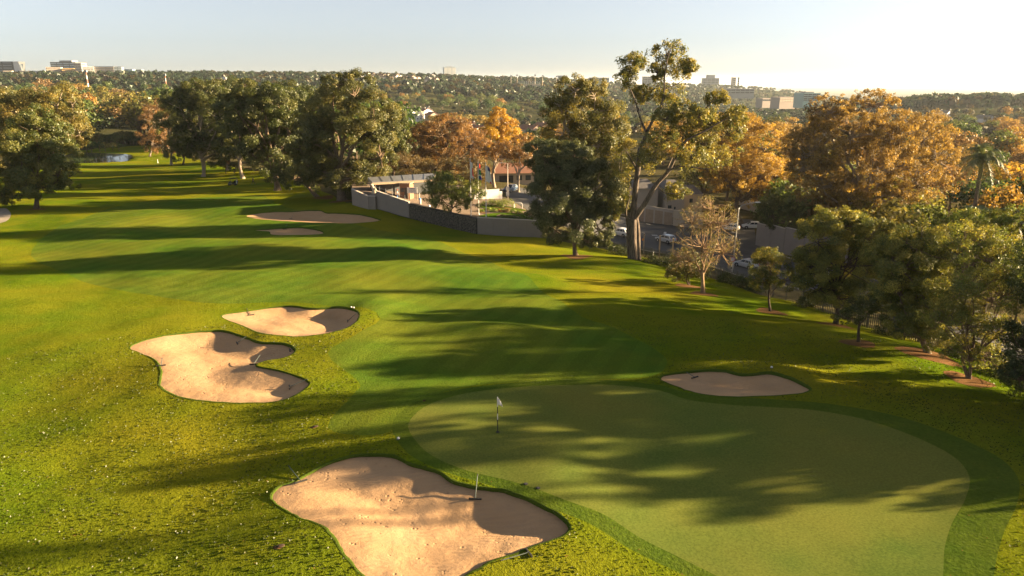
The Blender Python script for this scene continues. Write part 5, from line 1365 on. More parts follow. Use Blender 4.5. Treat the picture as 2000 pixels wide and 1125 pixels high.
# cream house with its boundary wall across the road
def cream_house():
    D = 162
    def blk(root, px0, px1, yt, D, depth, mat): 
        a, b = at_y(px0, 400, D), at_y(px1, 400, D); z = float(Zt(a.x, D)); zt = at_y(px0, yt, D).z; o = Vector(root.location)
        MB().box(((a.x+b.x)/2-o.x, D+depth/2-o.y, (z+zt)/2-1-o.z), (b.x-a.x, depth, zt-z+2)).obj('wall', mat, root); return a, b, z, zt
    q = at_y(1290, 400, D); root = empty('house', (q.x, D, float(Zt(q.x, D))), 0, 'two storey cream house behind the stone panelled wall', 'house'); o = Vector(root.location)
    blk(root, 1240, 1284, 369, D - 4, 10, M_CREAM); blk(root, 1284, 1301, 372, D + 3, 6, M_CREAM); blk(root, 1300, 1336, 370, D - 6, 9, M_COPE); blk(root, 1336, 1372, 380, D - 3, 8, M_CREAM)
    for px, y0, y1, w, d in ((1306, 371, 378, 4, D-6), (1327.5, 372, 386, 6, D-6), (1291, 372, 381, 8, D+3), (1308, 401, 407, 7, D-6), (1318, 404, 409, 3, D-6), (1292, 397, 404, 9, D+3), (1350, 388, 396, 6, D-3)):
        p0 = at_y(px, y0, d); p1 = at_y(px, y1, d); m = mpp(p0); wf = MB().box((p0.x-o.x, d-.03-o.y, (p0.z+p1.z)/2-o.z), (w*m, .10, p0.z-p1.z)).obj('window', M_GLASSD, root)
        MB().box((p0.x-o.x, d-.10-o.y, p1.z-.06-o.z), (w*m+.2, .16, .1)).obj('sill', M_COPE, wf)
    for px0, px1, yt, d, dp in ((1237, 1287, 367, D-4.5, 11), (1298, 1339, 368.5, D-6.5, 10), (1334, 1375, 378, D-3.5, 9)):
        a, b = at_y(px0, yt, d), at_y(px1, yt, d); z = at_y(px0, yt+1.5, d).z
        w = b.x-a.x; cx = (a.x+b.x)/2-o.x; cy = d+dp/2-o.y; zz = z-o.z
        MB().add([(cx-w/2,cy-dp/2,zz),(cx+w/2,cy-dp/2,zz),(cx+w/2,cy+dp/2,zz),(cx-w/2,cy+dp/2,zz),(cx-w/5,cy,zz+1.5),(cx+w/5,cy,zz+1.5)], [(3,2,1,0),(0,1,5,4),(1,2,5),(2,3,4,5),(3,0,4)]).obj('roof', M_ROOFG, root)
    r2 = wroot('cream boundary wall with stone clad panels below the cream house', 1285, 437, 'boundary_wall')
    Bw, Tw = wall_run(r2, [(1240, 431, 399), (1313, 440, 411)], .3, M_COPE, 4, True, 'panel', .02)
    oo = Vector(r2.location); clad = plain('stone_cladding', (.33,.25,.18), .95, 0, .35, 2.5)
    for k in range(4):
        t0, t1 = (k + .09) / 4, (k + .91) / 4; a = Bw[0].lerp(Bw[1], t0); b = Bw[0].lerp(Bw[1], t1); ta = Tw[0]+(Tw[1]-Tw[0])*t0; tb = Tw[0]+(Tw[1]-Tw[0])*t1
        d = (b.xy-a.xy).normalized(); n_ = Vector((d.y,-d.x)); n_ = n_ if n_.y < 0 else -n_; P = [a.xy+n_*.05, b.xy+n_*.05, b.xy-n_*.02, a.xy-n_*.02]; P = [p-oo.xy for p in P]
        MB().prism(P, [a.z-.3-oo.z]*4, [ta-.55-oo.z, tb-.55-oo.z, tb-.55-oo.z, ta-.55-oo.z]).obj('cladding', clad, r2)
    r3 = wroot('plain cream wall continuing right of the stone clad panels', 1340, 443, 'boundary_wall'); wall_run(r3, [(1314, 440.5, 412), (1372, 446, 416)], .3, M_CREAM, 3)
cream_house()
def grey_wall():
    root = wroot('tall stepped grey wall across the road in shade', 1520, 492, 'boundary_wall')
    P = [((1475,478.5,436),(1501.5,487,443)), ((1502,487,439.5),(1528.5,495,447)), ((1529,495,444.5),(1566,506,453)), ((1567,506,451),(1606,517,461)), ((1607,517,459),(1650,529,470))]
    for a, b in P: wall_run(root, [a, b], .3, M_WALL, 1, True)
    c = G(1554, 503); o = Vector(root.location); MB().box((c.x-o.x, c.y-.12-o.y, z_at(1554,456,c.x,c.y)-o.z), (.25,.14,.5)).obj('wall_lamp', M_DARKM, root)
grey_wall()
tower('cream garden building under the orange trees', 1462, 1490, 408, 434, 165, 6, M_CREAM, 1, 1, R_(20), name='garden_building', bottom=3)

# ------------------------------------------------------------------ cars
M_TYRE = plain('tyre', (.015, .015, .015), .8)
M_RIM = plain('rim', (.45, .45, .46), .35, .7, .05)
M_RED = plain('red_lamp', (.45, .02, .015), .3, 0, .05)
M_CLEAR = plain('clear_lamp', (.75, .75, .72), .2, 0, .05)
def paint(name, c):
    m, nt, out = new_mat(name); b = princ(nt, out, c, .3, None, 0, .5); b.inputs['Coat Weight'].default_value = .6; b.inputs['Coat Roughness'].default_value = .06; return m
P_WHITE, P_SILVER, P_BLUE = paint('white_car_paint', (.72, .72, .70)), paint('silver_car_paint', (.42, .44, .46)), paint('blue_car_paint', (.06, .10, .17))
def car(label, loc, rz, mat, L=3.95, W=1.70, H=1.48, van=False, group=None, art=None):
    root = empty('parked_car' if not van else 'van', loc, rz, label, 'car' if not van else 'van', group)
    x0, x1 = -L / 2, L / 2
    if van: prof = [(x0,.45,1.0,.95),(x0+.03,.35,1.15,.98),(x0+.5,.24,1.15,1),(x1-1.5,.24,1.15,1),(x1-.9,.26,1.05,.99),(x1-.25,.32,.92,.94),(x1,.42,.72,.82)]
    else: prof = [(x0,.48,.78,.86),(x0+.08,.34,.92,.95),(x0+.55,.24,.97,1),(x0+1.6,.22,.96,1),(x1-1.25,.22,.93,1),(x1-.75,.26,.86,.99),(x1-.2,.30,.72,.93),(x1,.40,.60,.80)]
    V, F = [], []
    for x, a, b, w in prof:                        # rounded cross-sections of the lower body
        w = W / 2 * w; c = (b - a) * .22
        V += [(x, -w*.9, a), (x, -w, a+c), (x, -w, b-c), (x, -w*.88, b), (x, 0, b+.03), (x, w*.88, b), (x, w, b-c), (x, w, a+c), (x, w*.9, a)]
    n = 9
    for i in range(len(prof) - 1):
        for k in range(n): F.append((i*n+k, i*n+(k+1) % n, (i+1)*n+(k+1) % n, (i+1)*n+k))
    F += [tuple(range(n))[::-1], tuple(range((len(prof)-1)*n, len(prof)*n))]
    m = MB().add(V, F)
    zb = .93 if not van else 1.12
    if van: lo = (x0+.02, x1-.75); hi = (x0+.10, x1-1.55)
    else: lo = (x0+.14, x1-1.0); hi = (x0+.62, x1-1.75)
    wl, wh = W/2*.93, W/2*.76 if not van else W/2*.86
    C = [(lo[0],-wl,zb),(lo[1],-wl,zb-.03),(lo[1],wl,zb-.03),(lo[0],wl,zb),(hi[0],-wh,H-.06),(hi[1],-wh,H-.05),(hi[1],wh,H-.05),(hi[0],wh,H-.06),(hi[0]+.2,-wh*.85,H),(hi[1]-.2,-wh*.85,H),(hi[1]-.2,wh*.85,H),(hi[0]+.2,wh*.85,H)]
    m.add(C, [(0,1,5,4),(1,2,6,5),(2,3,7,6),(3,0,4,7),(4,5,9,8),(5,6,10,9),(6,7,11,10),(7,4,8,11),(8,9,10,11)])
    m.obj('body', mat, root, False)
    Cv = [Vector(c) for c in C]
    def pane(name, q, u0, u1, v0, v1, out_, mt=M_GLASSD):   # glass set 12 mm proud of the cabin side
        a, b, c, d = [Cv[i] for i in q]; f = lambda u, v: a.lerp(b, u).lerp(d.lerp(c, u), v) + Vector(out_) * .012
        P = [f(u0,v0), f(u1,v0), f(u1,v1), f(u0,v1)]; P2 = [p - Vector(out_) * .03 for p in P]
        MB().add(P + P2, [(0,1,2,3),(7,6,5,4),(0,4,5,1),(1,5,6,2),(2,6,7,3),(3,7,4,0)]).obj(name, mt, root)
    pane('windscreen', (1,2,6,5), .06, .94, .08, .92, (1,0,.6)); 
    if not (van and art): pane('rear_window', (3,0,4,7), .08, .92, .12, .86, (-1,0,.3))
    for s, q in ((-1, (0,1,5,4)), (1, (3,2,6,7))):
        if van and art: pane('door_window', q, .74, .93, .1, .85, (0,s,.2)); pane('side_artwork', q, .03, .68, .05, .92, (0,s,.1), art)
        else:
            for u0, u1 in ((.10, .26), (.29, .55), (.58, .90)): pane('door_window', q, u0, u1, .12, .86, (0,s,.3))
    tw = MB(); tw.add(*wheelV(.30, .19)); rim = MB(); rim.add(*wheelV(.19, .205))
    tm, rm = tw.mesh('tyre', M_TYRE, True), rim.mesh('rim', M_RIM)
    for x in (x0+.72, x1-.78):
        for s in (-1, 1):
            t = mesh_obj('wheel', tm, root); t.location = (x, s*(W/2-.08), .30); mesh_obj('rim', rm, t)
            MB().add([(x-.38,s*(W/2+.004),.24),(x-.30,s*(W/2+.004),.55),(x,s*(W/2+.004),.67),(x+.30,s*(W/2+.004),.55),(x+.38,s*(W/2+.004),.24)], [(0,1,2,3,4) if s < 0 else (4,3,2,1,0)]).obj('wheel_arch', M_TYRE, root)  # flat dark panel: shade of the wheel recess put into colour
    for s in (-1, 1):
        MB().box((x0+.06, s*W*.40, .80 if not van else 1.0), (.10, .22, .24)).obj('tail_light', M_RED, root)
        MB().box((x1-.10, s*W*.36, .62), (.16, .32, .14)).obj('headlight', M_CLEAR, root)
        MB().box((x1-1.25, s*(W/2+.07), .98), (.14, .16, .12)).obj('wing_mirror', mat, root)
    MB().box((x0-.012, 0, .62), (.03, .5, .12)).obj('number_plate', M_WHITE, root)
    MB().box((x0+.02, 0, .40), (.08, W*.84, .16)).obj('bumper', M_DARKM, root); MB().box((x1-.04, 0, .42), (.08, W*.7, .16)).obj('grille', M_DARKM, root)
    return root
def wheelV(r, w, n=16):
    V = [(r*math.cos(2*math.pi*k/n)*q, y, r*math.sin(2*math.pi*k/n)*q) for y, q in ((-w/2,.86),(-w/2*.7,1),(w/2*.7,1),(w/2,.86)) for k in range(n)]
    F = [(i*n+k, i*n+(k+1) % n, (i+1)*n+(k+1) % n, (i+1)*n+k) for i in range(3) for k in range(n)] + [tuple(range(n))[::-1], tuple(range(3*n, 4*n))]
    return V, F
ra, rb = G(1640, 552), G(1330, 468); RH = math.atan2((rb - ra).y, (rb - ra).x)
def at_car(px, py, dx=0):
    p = G(px, py); return p
car('silver hatchback on the road seen between the fence posts beside the tallest gum', at_car(1300, 473), RH + .1, P_SILVER)
car('white hatchback on the road left of the tallest gum trunk', at_car(1212, 460), RH + .25, P_WHITE)
car('silver white hatchback on the road behind the small round tree', at_car(1457, 522), RH + .05, P_SILVER, 4.0)
car('white car half hidden at the end of the tall stepped grey wall', at_car(1468, 446), RH + .9, P_WHITE)
car('white car mostly hidden behind the half bare blond tree', at_car(1424, 450), RH + .6, P_WHITE)
car('white car glimpsed between the trees near the right edge', at_car(1772, 582), RH + math.pi, P_WHITE)
car('dark blue car facing the camera by the white wall', at_car(997, 374), -math.pi / 2 - .55, P_BLUE, 3.9)
car('silver blue car parked behind the canopy roof', at_y(765, 332, 168) * 0 + Vector((at_y(765, 332, 168).x, 168, float(Zt(at_y(765, 332, 168).x, 168)))), R_(20), P_SILVER)
car('pale car parked further right behind the canopy roof', Vector((at_y(822, 332, 172).x, 172, float(Zt(at_y(822, 332, 172).x, 172)))), R_(15), P_SILVER)
def artmat():
    m, nt, out = new_mat('patchwork_print'); tc = N(nt, 'ShaderNodeTexCoord'); v = N(nt, 'ShaderNodeTexVoronoi'); v.inputs['Scale'].default_value = 3.2
    nt.links.new(tc.outputs['Object'], v.inputs['Vector']); r = N(nt, 'ShaderNodeValToRGB'); sep = N(nt, 'ShaderNodeSeparateColor'); nt.links.new(v.outputs['Color'], sep.inputs[0])
    r.color_ramp.interpolation = 'CONSTANT'; e = r.color_ramp.elements; e[0].position = 0; e[0].color = (.75,.72,.68,1); e[1].position = .45; e[1].color = (.03,.03,.03,1)
    for p_, c in ((.55,(.55,.08,.04,1)),(.68,(.7,.68,.6,1)),(.82,(.05,.25,.25,1)),(.9,(.6,.25,.03,1))): q = e.new(p_); q.color = c
    nt.links.new(sep.outputs[0], r.inputs[0]); princ(nt, out, r.outputs[0], .5); return m
car('white van with a colourful patchwork side behind the olive fence tree', at_car(1590, 556), RH + .05, P_WHITE, 4.9, 1.85, 2.2, True, art=artmat())
# road markings, kerb
def strip(name, P, w, mat, off, label=None, h=0):
    S = smooth_open(np.array([G(a, b)[:2] for a, b in P]), 8); t = unit(np.gradient(S, axis=0)); n_ = np.stack([-t[:, 1], t[:, 0]], -1)
    L, R2 = S + n_ * w / 2, S - n_ * w / 2; m = MB()
    V = [(q[0], q[1], float(Zt(q[0], q[1])) + off + h) for q in L] + [(q[0], q[1], float(Zt(q[0], q[1])) + off + h) for q in R2]; k = len(S)
    F = [(i, k + i, k + i + 1, i + 1) for i in range(k - 1)]
    if h:
        V += [(q[0], q[1], float(Zt(q[0], q[1])) - .2) for q in L] + [(q[0], q[1], float(Zt(q[0], q[1])) - .2) for q in R2]
        F += [(2*k+i, i, i+1, 2*k+i+1) for i in range(k-1)] + [(k+i, 3*k+i, 3*k+i+1, k+i+1) for i in range(k-1)]
    m.add(V, F); return m.obj(name, mat, kind='structure')
M_MARK = plain('road_paint', (.55, .54, .50), .8, 0, .25, 4)
strip('kerb', [(1198,474),(1300,496),(1380,518),(1455,542),(1560,566),(1680,595)], .25, M_COPE, .02, h=.12)
strip('kerb', [(1190,420),(1250,431),(1330,441),(1405,449)], .25, M_COPE, .02, h=.12)
strip('kerb', [(1478,470),(1500,488),(1620,527),(1760,556)], .25, M_COPE, .02, h=.12)
strip('pavement', [(1192,414),(1252,426.5),(1330,437),(1400,444)], 1.8, M_PAVE, .06)
for P in ([(1273,459.5),(1284,460)], [(1296,456),(1306,458.5)], [(1300,453.5),(1298,456)], [(1262,437.5),(1270,439)], [(1640,560),(1665,568)], [(1700,577),(1730,586)]): strip('road_marking', P, .45, M_MARK, .05)
# ------------------------------------------------------------------ lamps, signs and posts by the road
def street_lamp():
    p = G(1430, 531); h = z_at(1443, 408, p.x, p.y) - p.z; lean = (at_y(1443, 408, p.y).x - p.x); root = empty('street_lamp', p, 0, 'tall grey street lamp with a curved arm beside the half bare blond tree', 'street lamp')
    MB().tube([(0,0,-.3),(lean*.5,0,h*.5),(lean,0,h)], [.11,.09,.07], 9).obj('pole', M_METAL, root)
    MB().tube([(lean,0,h),(lean+.3,0,h+.45),(lean+1.0,0,h+.75),(lean+2.4,0,h+.95)], .045, 7).obj('arm', M_METAL, root, True)
    MB().box((lean+2.75,0,h+1.0), (.75,.28,.14), 0, .8).obj('lamp_head', M_METAL, root)
street_lamp()
def round_sign():
    p = G(1429, 533); m = mpp(p); root = empty('road_sign', p + Vector((-.2,-.4,0)), 0, 'round pink white road sign on a striped post', 'sign'); h = z_at(1433, 505, p.x, p.y) - p.z
    for k in range(6): MB().tube([(0,0,h*k/6-.05),(0,0,h*(k+1)/6-.06)], .055, 7).obj('post_band', M_WHITE if k % 2 else M_DARKM, root)
    MB().add(*discV(5.2*m, .03)).obj('disc', plain('sign_white', (.62,.52,.52), .6), root).location = (0,-.09,h)
    MB().add(*ringV(5.2*m, 4.0*m, .02)).obj('rim', plain('sign_red', (.45,.10,.10), .6), root).location = (0,-.12,h)
def discV(r, t, n=20):
    V = [(r*math.cos(2*math.pi*k/n), y, r*math.sin(2*math.pi*k/n)) for y in (-t/2, t/2) for k in range(n)]
    return V, [tuple(range(n)), tuple(range(n, 2*n))[::-1]] + [(k, n+k, n+(k+1) % n, (k+1) % n) for k in range(n)]
def ringV(r1, r0, t, n=20):
    V = [(r*math.cos(2*math.pi*k/n), y, r*math.sin(2*math.pi*k/n)) for y in (-t/2, t/2) for r in (r1, r0) for k in range(n)]
    F = []
    for k in range(n):
        j = (k+1) % n; F += [(k, j, n+j, n+k), (2*n+k, 3*n+k, 3*n+j, 2*n+j), (k, 2*n+k, 2*n+j, j), (n+k, n+j, 3*n+j, 3*n+k)]
    return V, F
round_sign()
def lantern():
    p = G(1273, 433); h = z_at(1273, 408, p.x, p.y) - p.z; root = empty('street_lamp', p, 0, 'short double lantern post in front of the stone clad wall', 'street lamp'); MB().tube([(0,0,-.2),(0,0,h-.5)], .06, 7).obj('post', M_DARKM, root)
    for s in (-1, 1): MB().lathe([(.06,h-.55),(.22,h-.05),(.05,h+.08)], c=(s*.22,0,0), n=6).obj('lantern', M_CREAM, root)
    MB().box((0,-.1,h*.55), (.4,.03,.4)).obj('sign_plate', plain('sign_blue', (.04,.08,.25), .6), root)
lantern()
# ------------------------------------------------------------------ palisade fence
def fence():
    root = empty('palisade_fence', G(1545, 590), 0, 'long dark palisade fence between the lawn and the road', 'fence'); o = Vector(root.location)
    P = np.array([G(a, b)[:2] for a, b in [(1196,491),(1250,503),(1340,527),(1440,556),(1545,590),(1640,622),(1700,642),(1780,664),(1840,684),(1930,722),(2010,760)]])
    S = smooth_open(P, 30); d = np.r_[0, np.cumsum(np.linalg.norm(np.diff(S, axis=0), axis=1))]; Lt = d[-1]; n = 300
    at = lambda s: np.array([np.interp(s, d, S[:, 0]), np.interp(s, d, S[:, 1])])
    pick = MB(); pick.prism([(-.035,-.02),(0,-.035),(.035,-.02),(0,-.005)], -.1, 1.72); pick.add([(-.035,-.02,1.72),(0,-.035,1.72),(.035,-.02,1.72),(0,-.005,1.72),(0,-.02,1.88)], [(0,1,4),(1,2,4),(2,3,4),(3,0,4)])
    fm = plain('fence_steel', (.13, .12, .10), .7, .2, .2); pk = pick.mesh('picket', fm)
    for k in range(n):
        s = Lt * (k + .5) / n; a, b = at(s), at(min(Lt, s + .2)); o2 = mesh_obj('picket', pk, root)
        o2.location = (a[0]-o.x, a[1]-o.y, float(Zt(a[0], a[1]))-o.z); o2.rotation_euler = (0, random.uniform(-.02,.02), math.atan2(b[1]-a[1], b[0]-a[0])); o2.scale = (1.5, 1.5, random.uniform(.98, 1.03))
    npst = int(Lt / 3.0)
    pm_ = MB().box((0,0,.85), (.1,.1,2.1)).mesh('post', fm)
    for k in range(npst + 1):
        a = at(Lt * k / npst); mesh_obj('post', pm_, root).location = (a[0]-o.x, a[1]-o.y, float(Zt(a[0], a[1]))-o.z)
    for hz in (.35, 1.45):
        for k in range(npst):
            a, b = at(Lt*k/npst), at(Lt*(k+1)/npst); MB().tube([(a[0]-o.x,a[1]-o.y,float(Zt(*a))+hz-o.z),(b[0]-o.x,b[1]-o.y,float(Zt(*b))+hz-o.z)], .03, 4).obj('rail', fm, root)
fence()
for i, (px, yb, yt, lab) in enumerate([(1256.5,480,457,'pale wooden post with an orange box right of the tallest gum'),(1287,489,460.5,'tall pale wooden post in front of the silver hatchback'),(1313,490,466,'pale wooden post at the right end of the silver hatchback')]):
    p = G(px, yb + 14); h = z_at(px, yt, p.x, p.y) - p.z; root = empty('wooden_post', p, 0, lab, 'post'); MB().box((0,0,h/2-.2), (.20,.20,h+.4)).obj('shaft', M_WOODP, root)
    MB().box((0,0,h+.03), (.24,.24,.05)).obj('cap', M_WOODP, root)
    if i == 0: MB().box((-.22,-.12,h*.72), (.26,.12,.3)).obj('box', plain('orange_plastic', (.6,.2,.02), .6), root)
def stake():
    p = G(1274, 502); root = empty('marker_stake', p, 0, 'white leaning stake on the lawn in front of the fence', 'stake'); MB().tube([(0,0,-.1),(.16,0,.85)], .06, 6).obj('shaft', M_WHITE, root); MB().tube([(.16,0,.85),(.175,0,.93)], .065, 6).obj('cap', M_WHITE, root)
stake()
BUSHL = ['dark bush at the far left start of the palisade fence', 'dark bush against the left foot of the tallest gum', 'low dark bush by the fence right behind the white leaning stake', 'dark bush in front of the silver hatchback between the wooden posts', 'dark bush by the rightmost pale wooden post', 'dark bush below the round road sign', 'dark bush right of the striped sign post', 'dark bush between the silver white hatchback and the small round tree', 'low dark bush on the fence below the patchwork van', 'dark bush behind the short dark tree at the fence', 'tall dark bush right of the short dark tree at the fence', 'dark bush behind the pale leaning trunk', 'largest dark bush at the fence behind the forked tree']
DK = [(.035,.042,.014),(.05,.055,.018),(.028,.034,.012)]
for i, (a, b, r) in enumerate([(1200,496,(1.8,1.2,1.5)),(1222,500,(1.6,1.2,1.4)),(1270,513,(1.6,1.1,1.2)),(1295,519,(1.8,1.2,1.3)),(1318,526,(1.6,1.2,1.4)),(1420,552,(1.6,1.2,1.5)),(1445,560,(1.7,1.2,1.7)),(1475,568,(1.6,1.2,1.6)),(1570,600,(1.3,1,1.2)),(1735,655,(1.5,1.1,1.6)),(1765,664,(1.5,1.1,1.9)),(1870,700,(1.5,1.1,1.5)),(1945,735,(1.8,1.3,2.0))]):
    leafy(BUSHL[i], a, b, r, DK, G, 60 + i, 22, 'bush', 'bush', .16, 70)['group'] = 'dark bushes along the palisade fence'
for i, (a, b, r) in enumerate([(1490,470,(3,2,3)),(1540,480,(3.5,2,3.5)),(1590,500,(3,2,3)),(1640,500,(3.5,2.5,4)),(1700,505,(3.5,2.5,4)),(1760,515,(3.5,2.5,4)),(1820,530,(4,2.5,4)),(1880,545,(4,2.5,4.5)),(1950,560,(4,2.5,4.5))]):
    p = G(a, b); leafy('dark garden shrub behind the tall stepped grey wall', a, b - 28, r, DK, G, 80 + i, 26, 'shrub', 'shrub', .24, 80)['group'] = 'dark garden shrubs behind the grey wall'

# ------------------------------------------------------------------ mulch rings
for px, py, r in [(71,409,1.6),(1373,574,1.5),(1347,559,1.8),(1505,609,1.5),(1632,635,1.6),(1677,670,1.3),(1815,692,2.2),(1893,742,1.5),(1125,500,2.2),(668,393,2.6),(632,386,2.2)]:
    c = G(px, py); rg = np.random.default_rng(px); m = MB(); V = [(c.x, c.y, float(Z0(c.x, c.y)) + .06)]; n = 26
    for j in (1, 2, 3):
        for k in range(n):
            w = 2*math.pi*k/n; rr = r*j/3*(1 + .12*math.sin(3*w+px) + rg.uniform(-.06,.06)); x, y = c.x+rr*math.cos(w), c.y+rr*math.sin(w); V.append((x, y, float(Z0(x, y)) + (.05, .035, .012)[j-1]))
    F = [(0, 1+k, 1+(k+1) % n) for k in range(n)] + [(1+j*n+k, 1+(j+1)*n+k, 1+(j+1)*n+(k+1) % n, 1+j*n+(k+1) % n) for j in range(2) for k in range(n)]
    m.add(V, F); m.obj('mulch_bed', M_MULCH, None, True, kind='structure')

# ------------------------------------------------------------------ flag, rakes and small things on the course
bpy.context.view_layer.update()
sand_bvh = []
for o in list(COL.objects):
    if o.name.split('.')[0] == 'bunker':
        sand_bvh.append(BVHTree.FromPolygons([v.co[:] for v in o.data.vertices], [p.vertices[:] for p in o.data.polygons]))
def S(px, py):
    d = ray(px, py).normalized(); O = Vector((0, 0, CAMZ)); best = None
    for b in sand_bvh:
        h = b.ray_cast(O, d)
        if h[0] is not None and (best is None or h[3] < best[1]): best = (h[0], h[3])
    return best[0] if best else G(px, py)
def golf_flag():
    p = G(972, 844); h = z_at(971, 775, p.x, p.y) - p.z; root = empty('golf_flag', p, 0, 'white flag on a black and white pin standing in the hole', 'golf flag')
    cuts = [(-.1, .24*h, M_BLACK), (.24*h, .36*h, M_BLACK), (.36*h, .53*h, M_WHITE), (.53*h, .72*h, M_BLACK), (.72*h, h, M_WHITE)]
    for a, b, m in cuts: MB().tube([(0,0,a),(0,0,b-.003)], .026, 8).obj('pin_band', m, root)
    V, F = [], []; nu, nv = 8, 12
    for j in range(nv+1):
        for i in range(nu+1):
            u, v = i/nu, j/nv; V.append((.02+.30*u*(.5+.5*v)*(1-.15*v), .05*math.sin(u*8+v*2)*u, h-.02-.42*v-.26*u*(1-.4*v)))
    for j in range(nv):
        for i in range(nu): F.append((j*(nu+1)+i,(j+1)*(nu+1)+i,(j+1)*(nu+1)+i+1,j*(nu+1)+i+1))
    o = MB().add(V, F).obj('flag', M_WHITE, root, True); o.modifiers.new('thickness', 'SOLIDIFY').thickness = .012
    MB().lathe([(.11,.004),(.11,.012),(.03,.012)], n=16).obj('hole_disc', M_BLACK, root)  # flat black disc: darkness inside the hole put into colour
golf_flag()
M_RAKE = plain('rake_handle', (.07,.09,.08), .6); M_RAKEH = plain('rake_head', (.03,.028,.026), .7)
def rake(label, hx, hy, ex, ey, up=.5, wdir=None):
    h = S(hx, hy); e = S(ex, ey) if ex is not None else None
    root = empty('bunker_rake', h, 0, label, 'rake', 'bunker rakes')
    if e is not None:
        v = e - h; v.z = max(v.z + up, -.1); 
        if v.length > 2.0: v = v * (2.0 / v.length)
    else: v = Vector((.5, 1.2, .12)) * .8
    side = Vector((v.y, -v.x, 0)).normalized(); a = math.atan2(side.y, side.x)
    hd = MB().box((0,0,.05), (.62,.06,.07), a).obj('head', M_RAKEH, root)
    t = MB()
    for k in range(11): q = side * (k/10-.5)*.58; t.box((q.x, q.y, -.01), (.02,.02,.10))
    t.obj('tines', M_RAKEH, hd, kind='stuff')
    MB().tube([(0,0,.07), tuple(v * .15 + Vector((0,0,.06))), tuple(v + Vector((0,0,.06)))], [.022,.022,.020], 6).obj('handle', M_RAKE, root)
    MB().tube([tuple(v * .93 + Vector((0,0,.06))), tuple(v + Vector((0,0,.063)))], .028, 6).obj('grip', M_RAKEH, root)
for a in [('rake lying over the left lip of the largest near bunker', 588, 942, 560, 910, .1), ('rake propped on the far lip of the largest near bunker', 928, 976, 933, 937, .25), ('rake lying on the grass right of the largest near bunker', 1033, 1081, 978, 1098, .02),
    ('dark rake at the left edge of the sunlit notched bunker', 315, 715, 318, 708, .3), ('rake head at the top of the sunlit notched bunker', 463, 671, 482, 660, .1), ('rake at the right tip of the sunlit notched bunker', 566, 685, 580, 677, .05), ('rake beside the grass notch of the sunlit bunker', 496, 712, 512, 705, .05), ('rake with a long handle in the shaded lower lobe of the notched bunker', 565, 757, 600, 743, .05),
    ('rake at the upper left of the bunker behind the notched one', 490, 616, 477, 598, .1), ('rake at the right end of the bunker behind the notched one', 679, 628, 700, 612, .1), ('small dark rake in the bunker right of the putting green', 1357, 738, 1340, 731, .1), ('rake standing at the short bunker in front of the long one', 556, 448, 562, 440, .3), ('rake in the long narrow bunker', 568, 428, 572, 424, .2)]: rake(*a)
def small(label, name, cat, px, py, fn, group=None):
    root = empty(name, S(px, py), 0, label, cat, group); fn(root); return root
M_HOLE = plain('bare_soil', (.05,.03,.02), .95)
for px, py, r, lab in [(545,1068,.30,'bare soil scrape in the grass left of the largest bunker'),(614,834,.28,'small brown scrape at the edge of the mown approach'),(828,783,.14,'dark scrape left of the putting green')]:
    def f(root, r=r):
        MB().blob((0,0,-.02), (r*.8, r*.6, .045), 12, 6, .2, 2).obj('soil', M_MULCH, root, True); MB().blob((r*.2,r*.1,.03), (r*.6, r*.4, .03), 10, 6, .2, 4).obj('pit', M_HOLE, root, True)
    small(lab, 'soil_patch', 'soil patch', px, py, f)
for px, py, lab in [(1027,945,'dark sprinkler cover left of its twin below the putting green'),(1051,953,'dark sprinkler cover right of its twin below the putting green')]:
    def f(root): MB().lathe([(.11,-.05),(.11,.012),(.09,.016)], n=16).obj('ring', M_BLACK, root); MB().lathe([(.08,.0),(.075,.02),(.03,.022)], n=12).obj('cap', M_DARKM, root)
    small(lab, 'sprinkler_cover', 'sprinkler', px, py, f, 'sprinkler covers by the green')
for px, py, lab in [(778,858,'white and black tilted disc marker on the apron left of the green'),(686,601,'left white tee marker ball at the right tip of the upper bunker'),(691,602,'right white tee marker ball at the right tip of the upper bunker'),(1507,719,'tiny white marker on the lawn above the right bunker')]:
    def f(root): MB().blob((0,0,.06), (.08,.08,.08), 12, 8, 0).obj('ball', M_WHITE, root, True); MB().lathe([(.10,-.05),(.08,.04)], n=8).obj('spike', M_DARKM, root)
    small(lab, 'course_marker', 'marker', px, py, f)

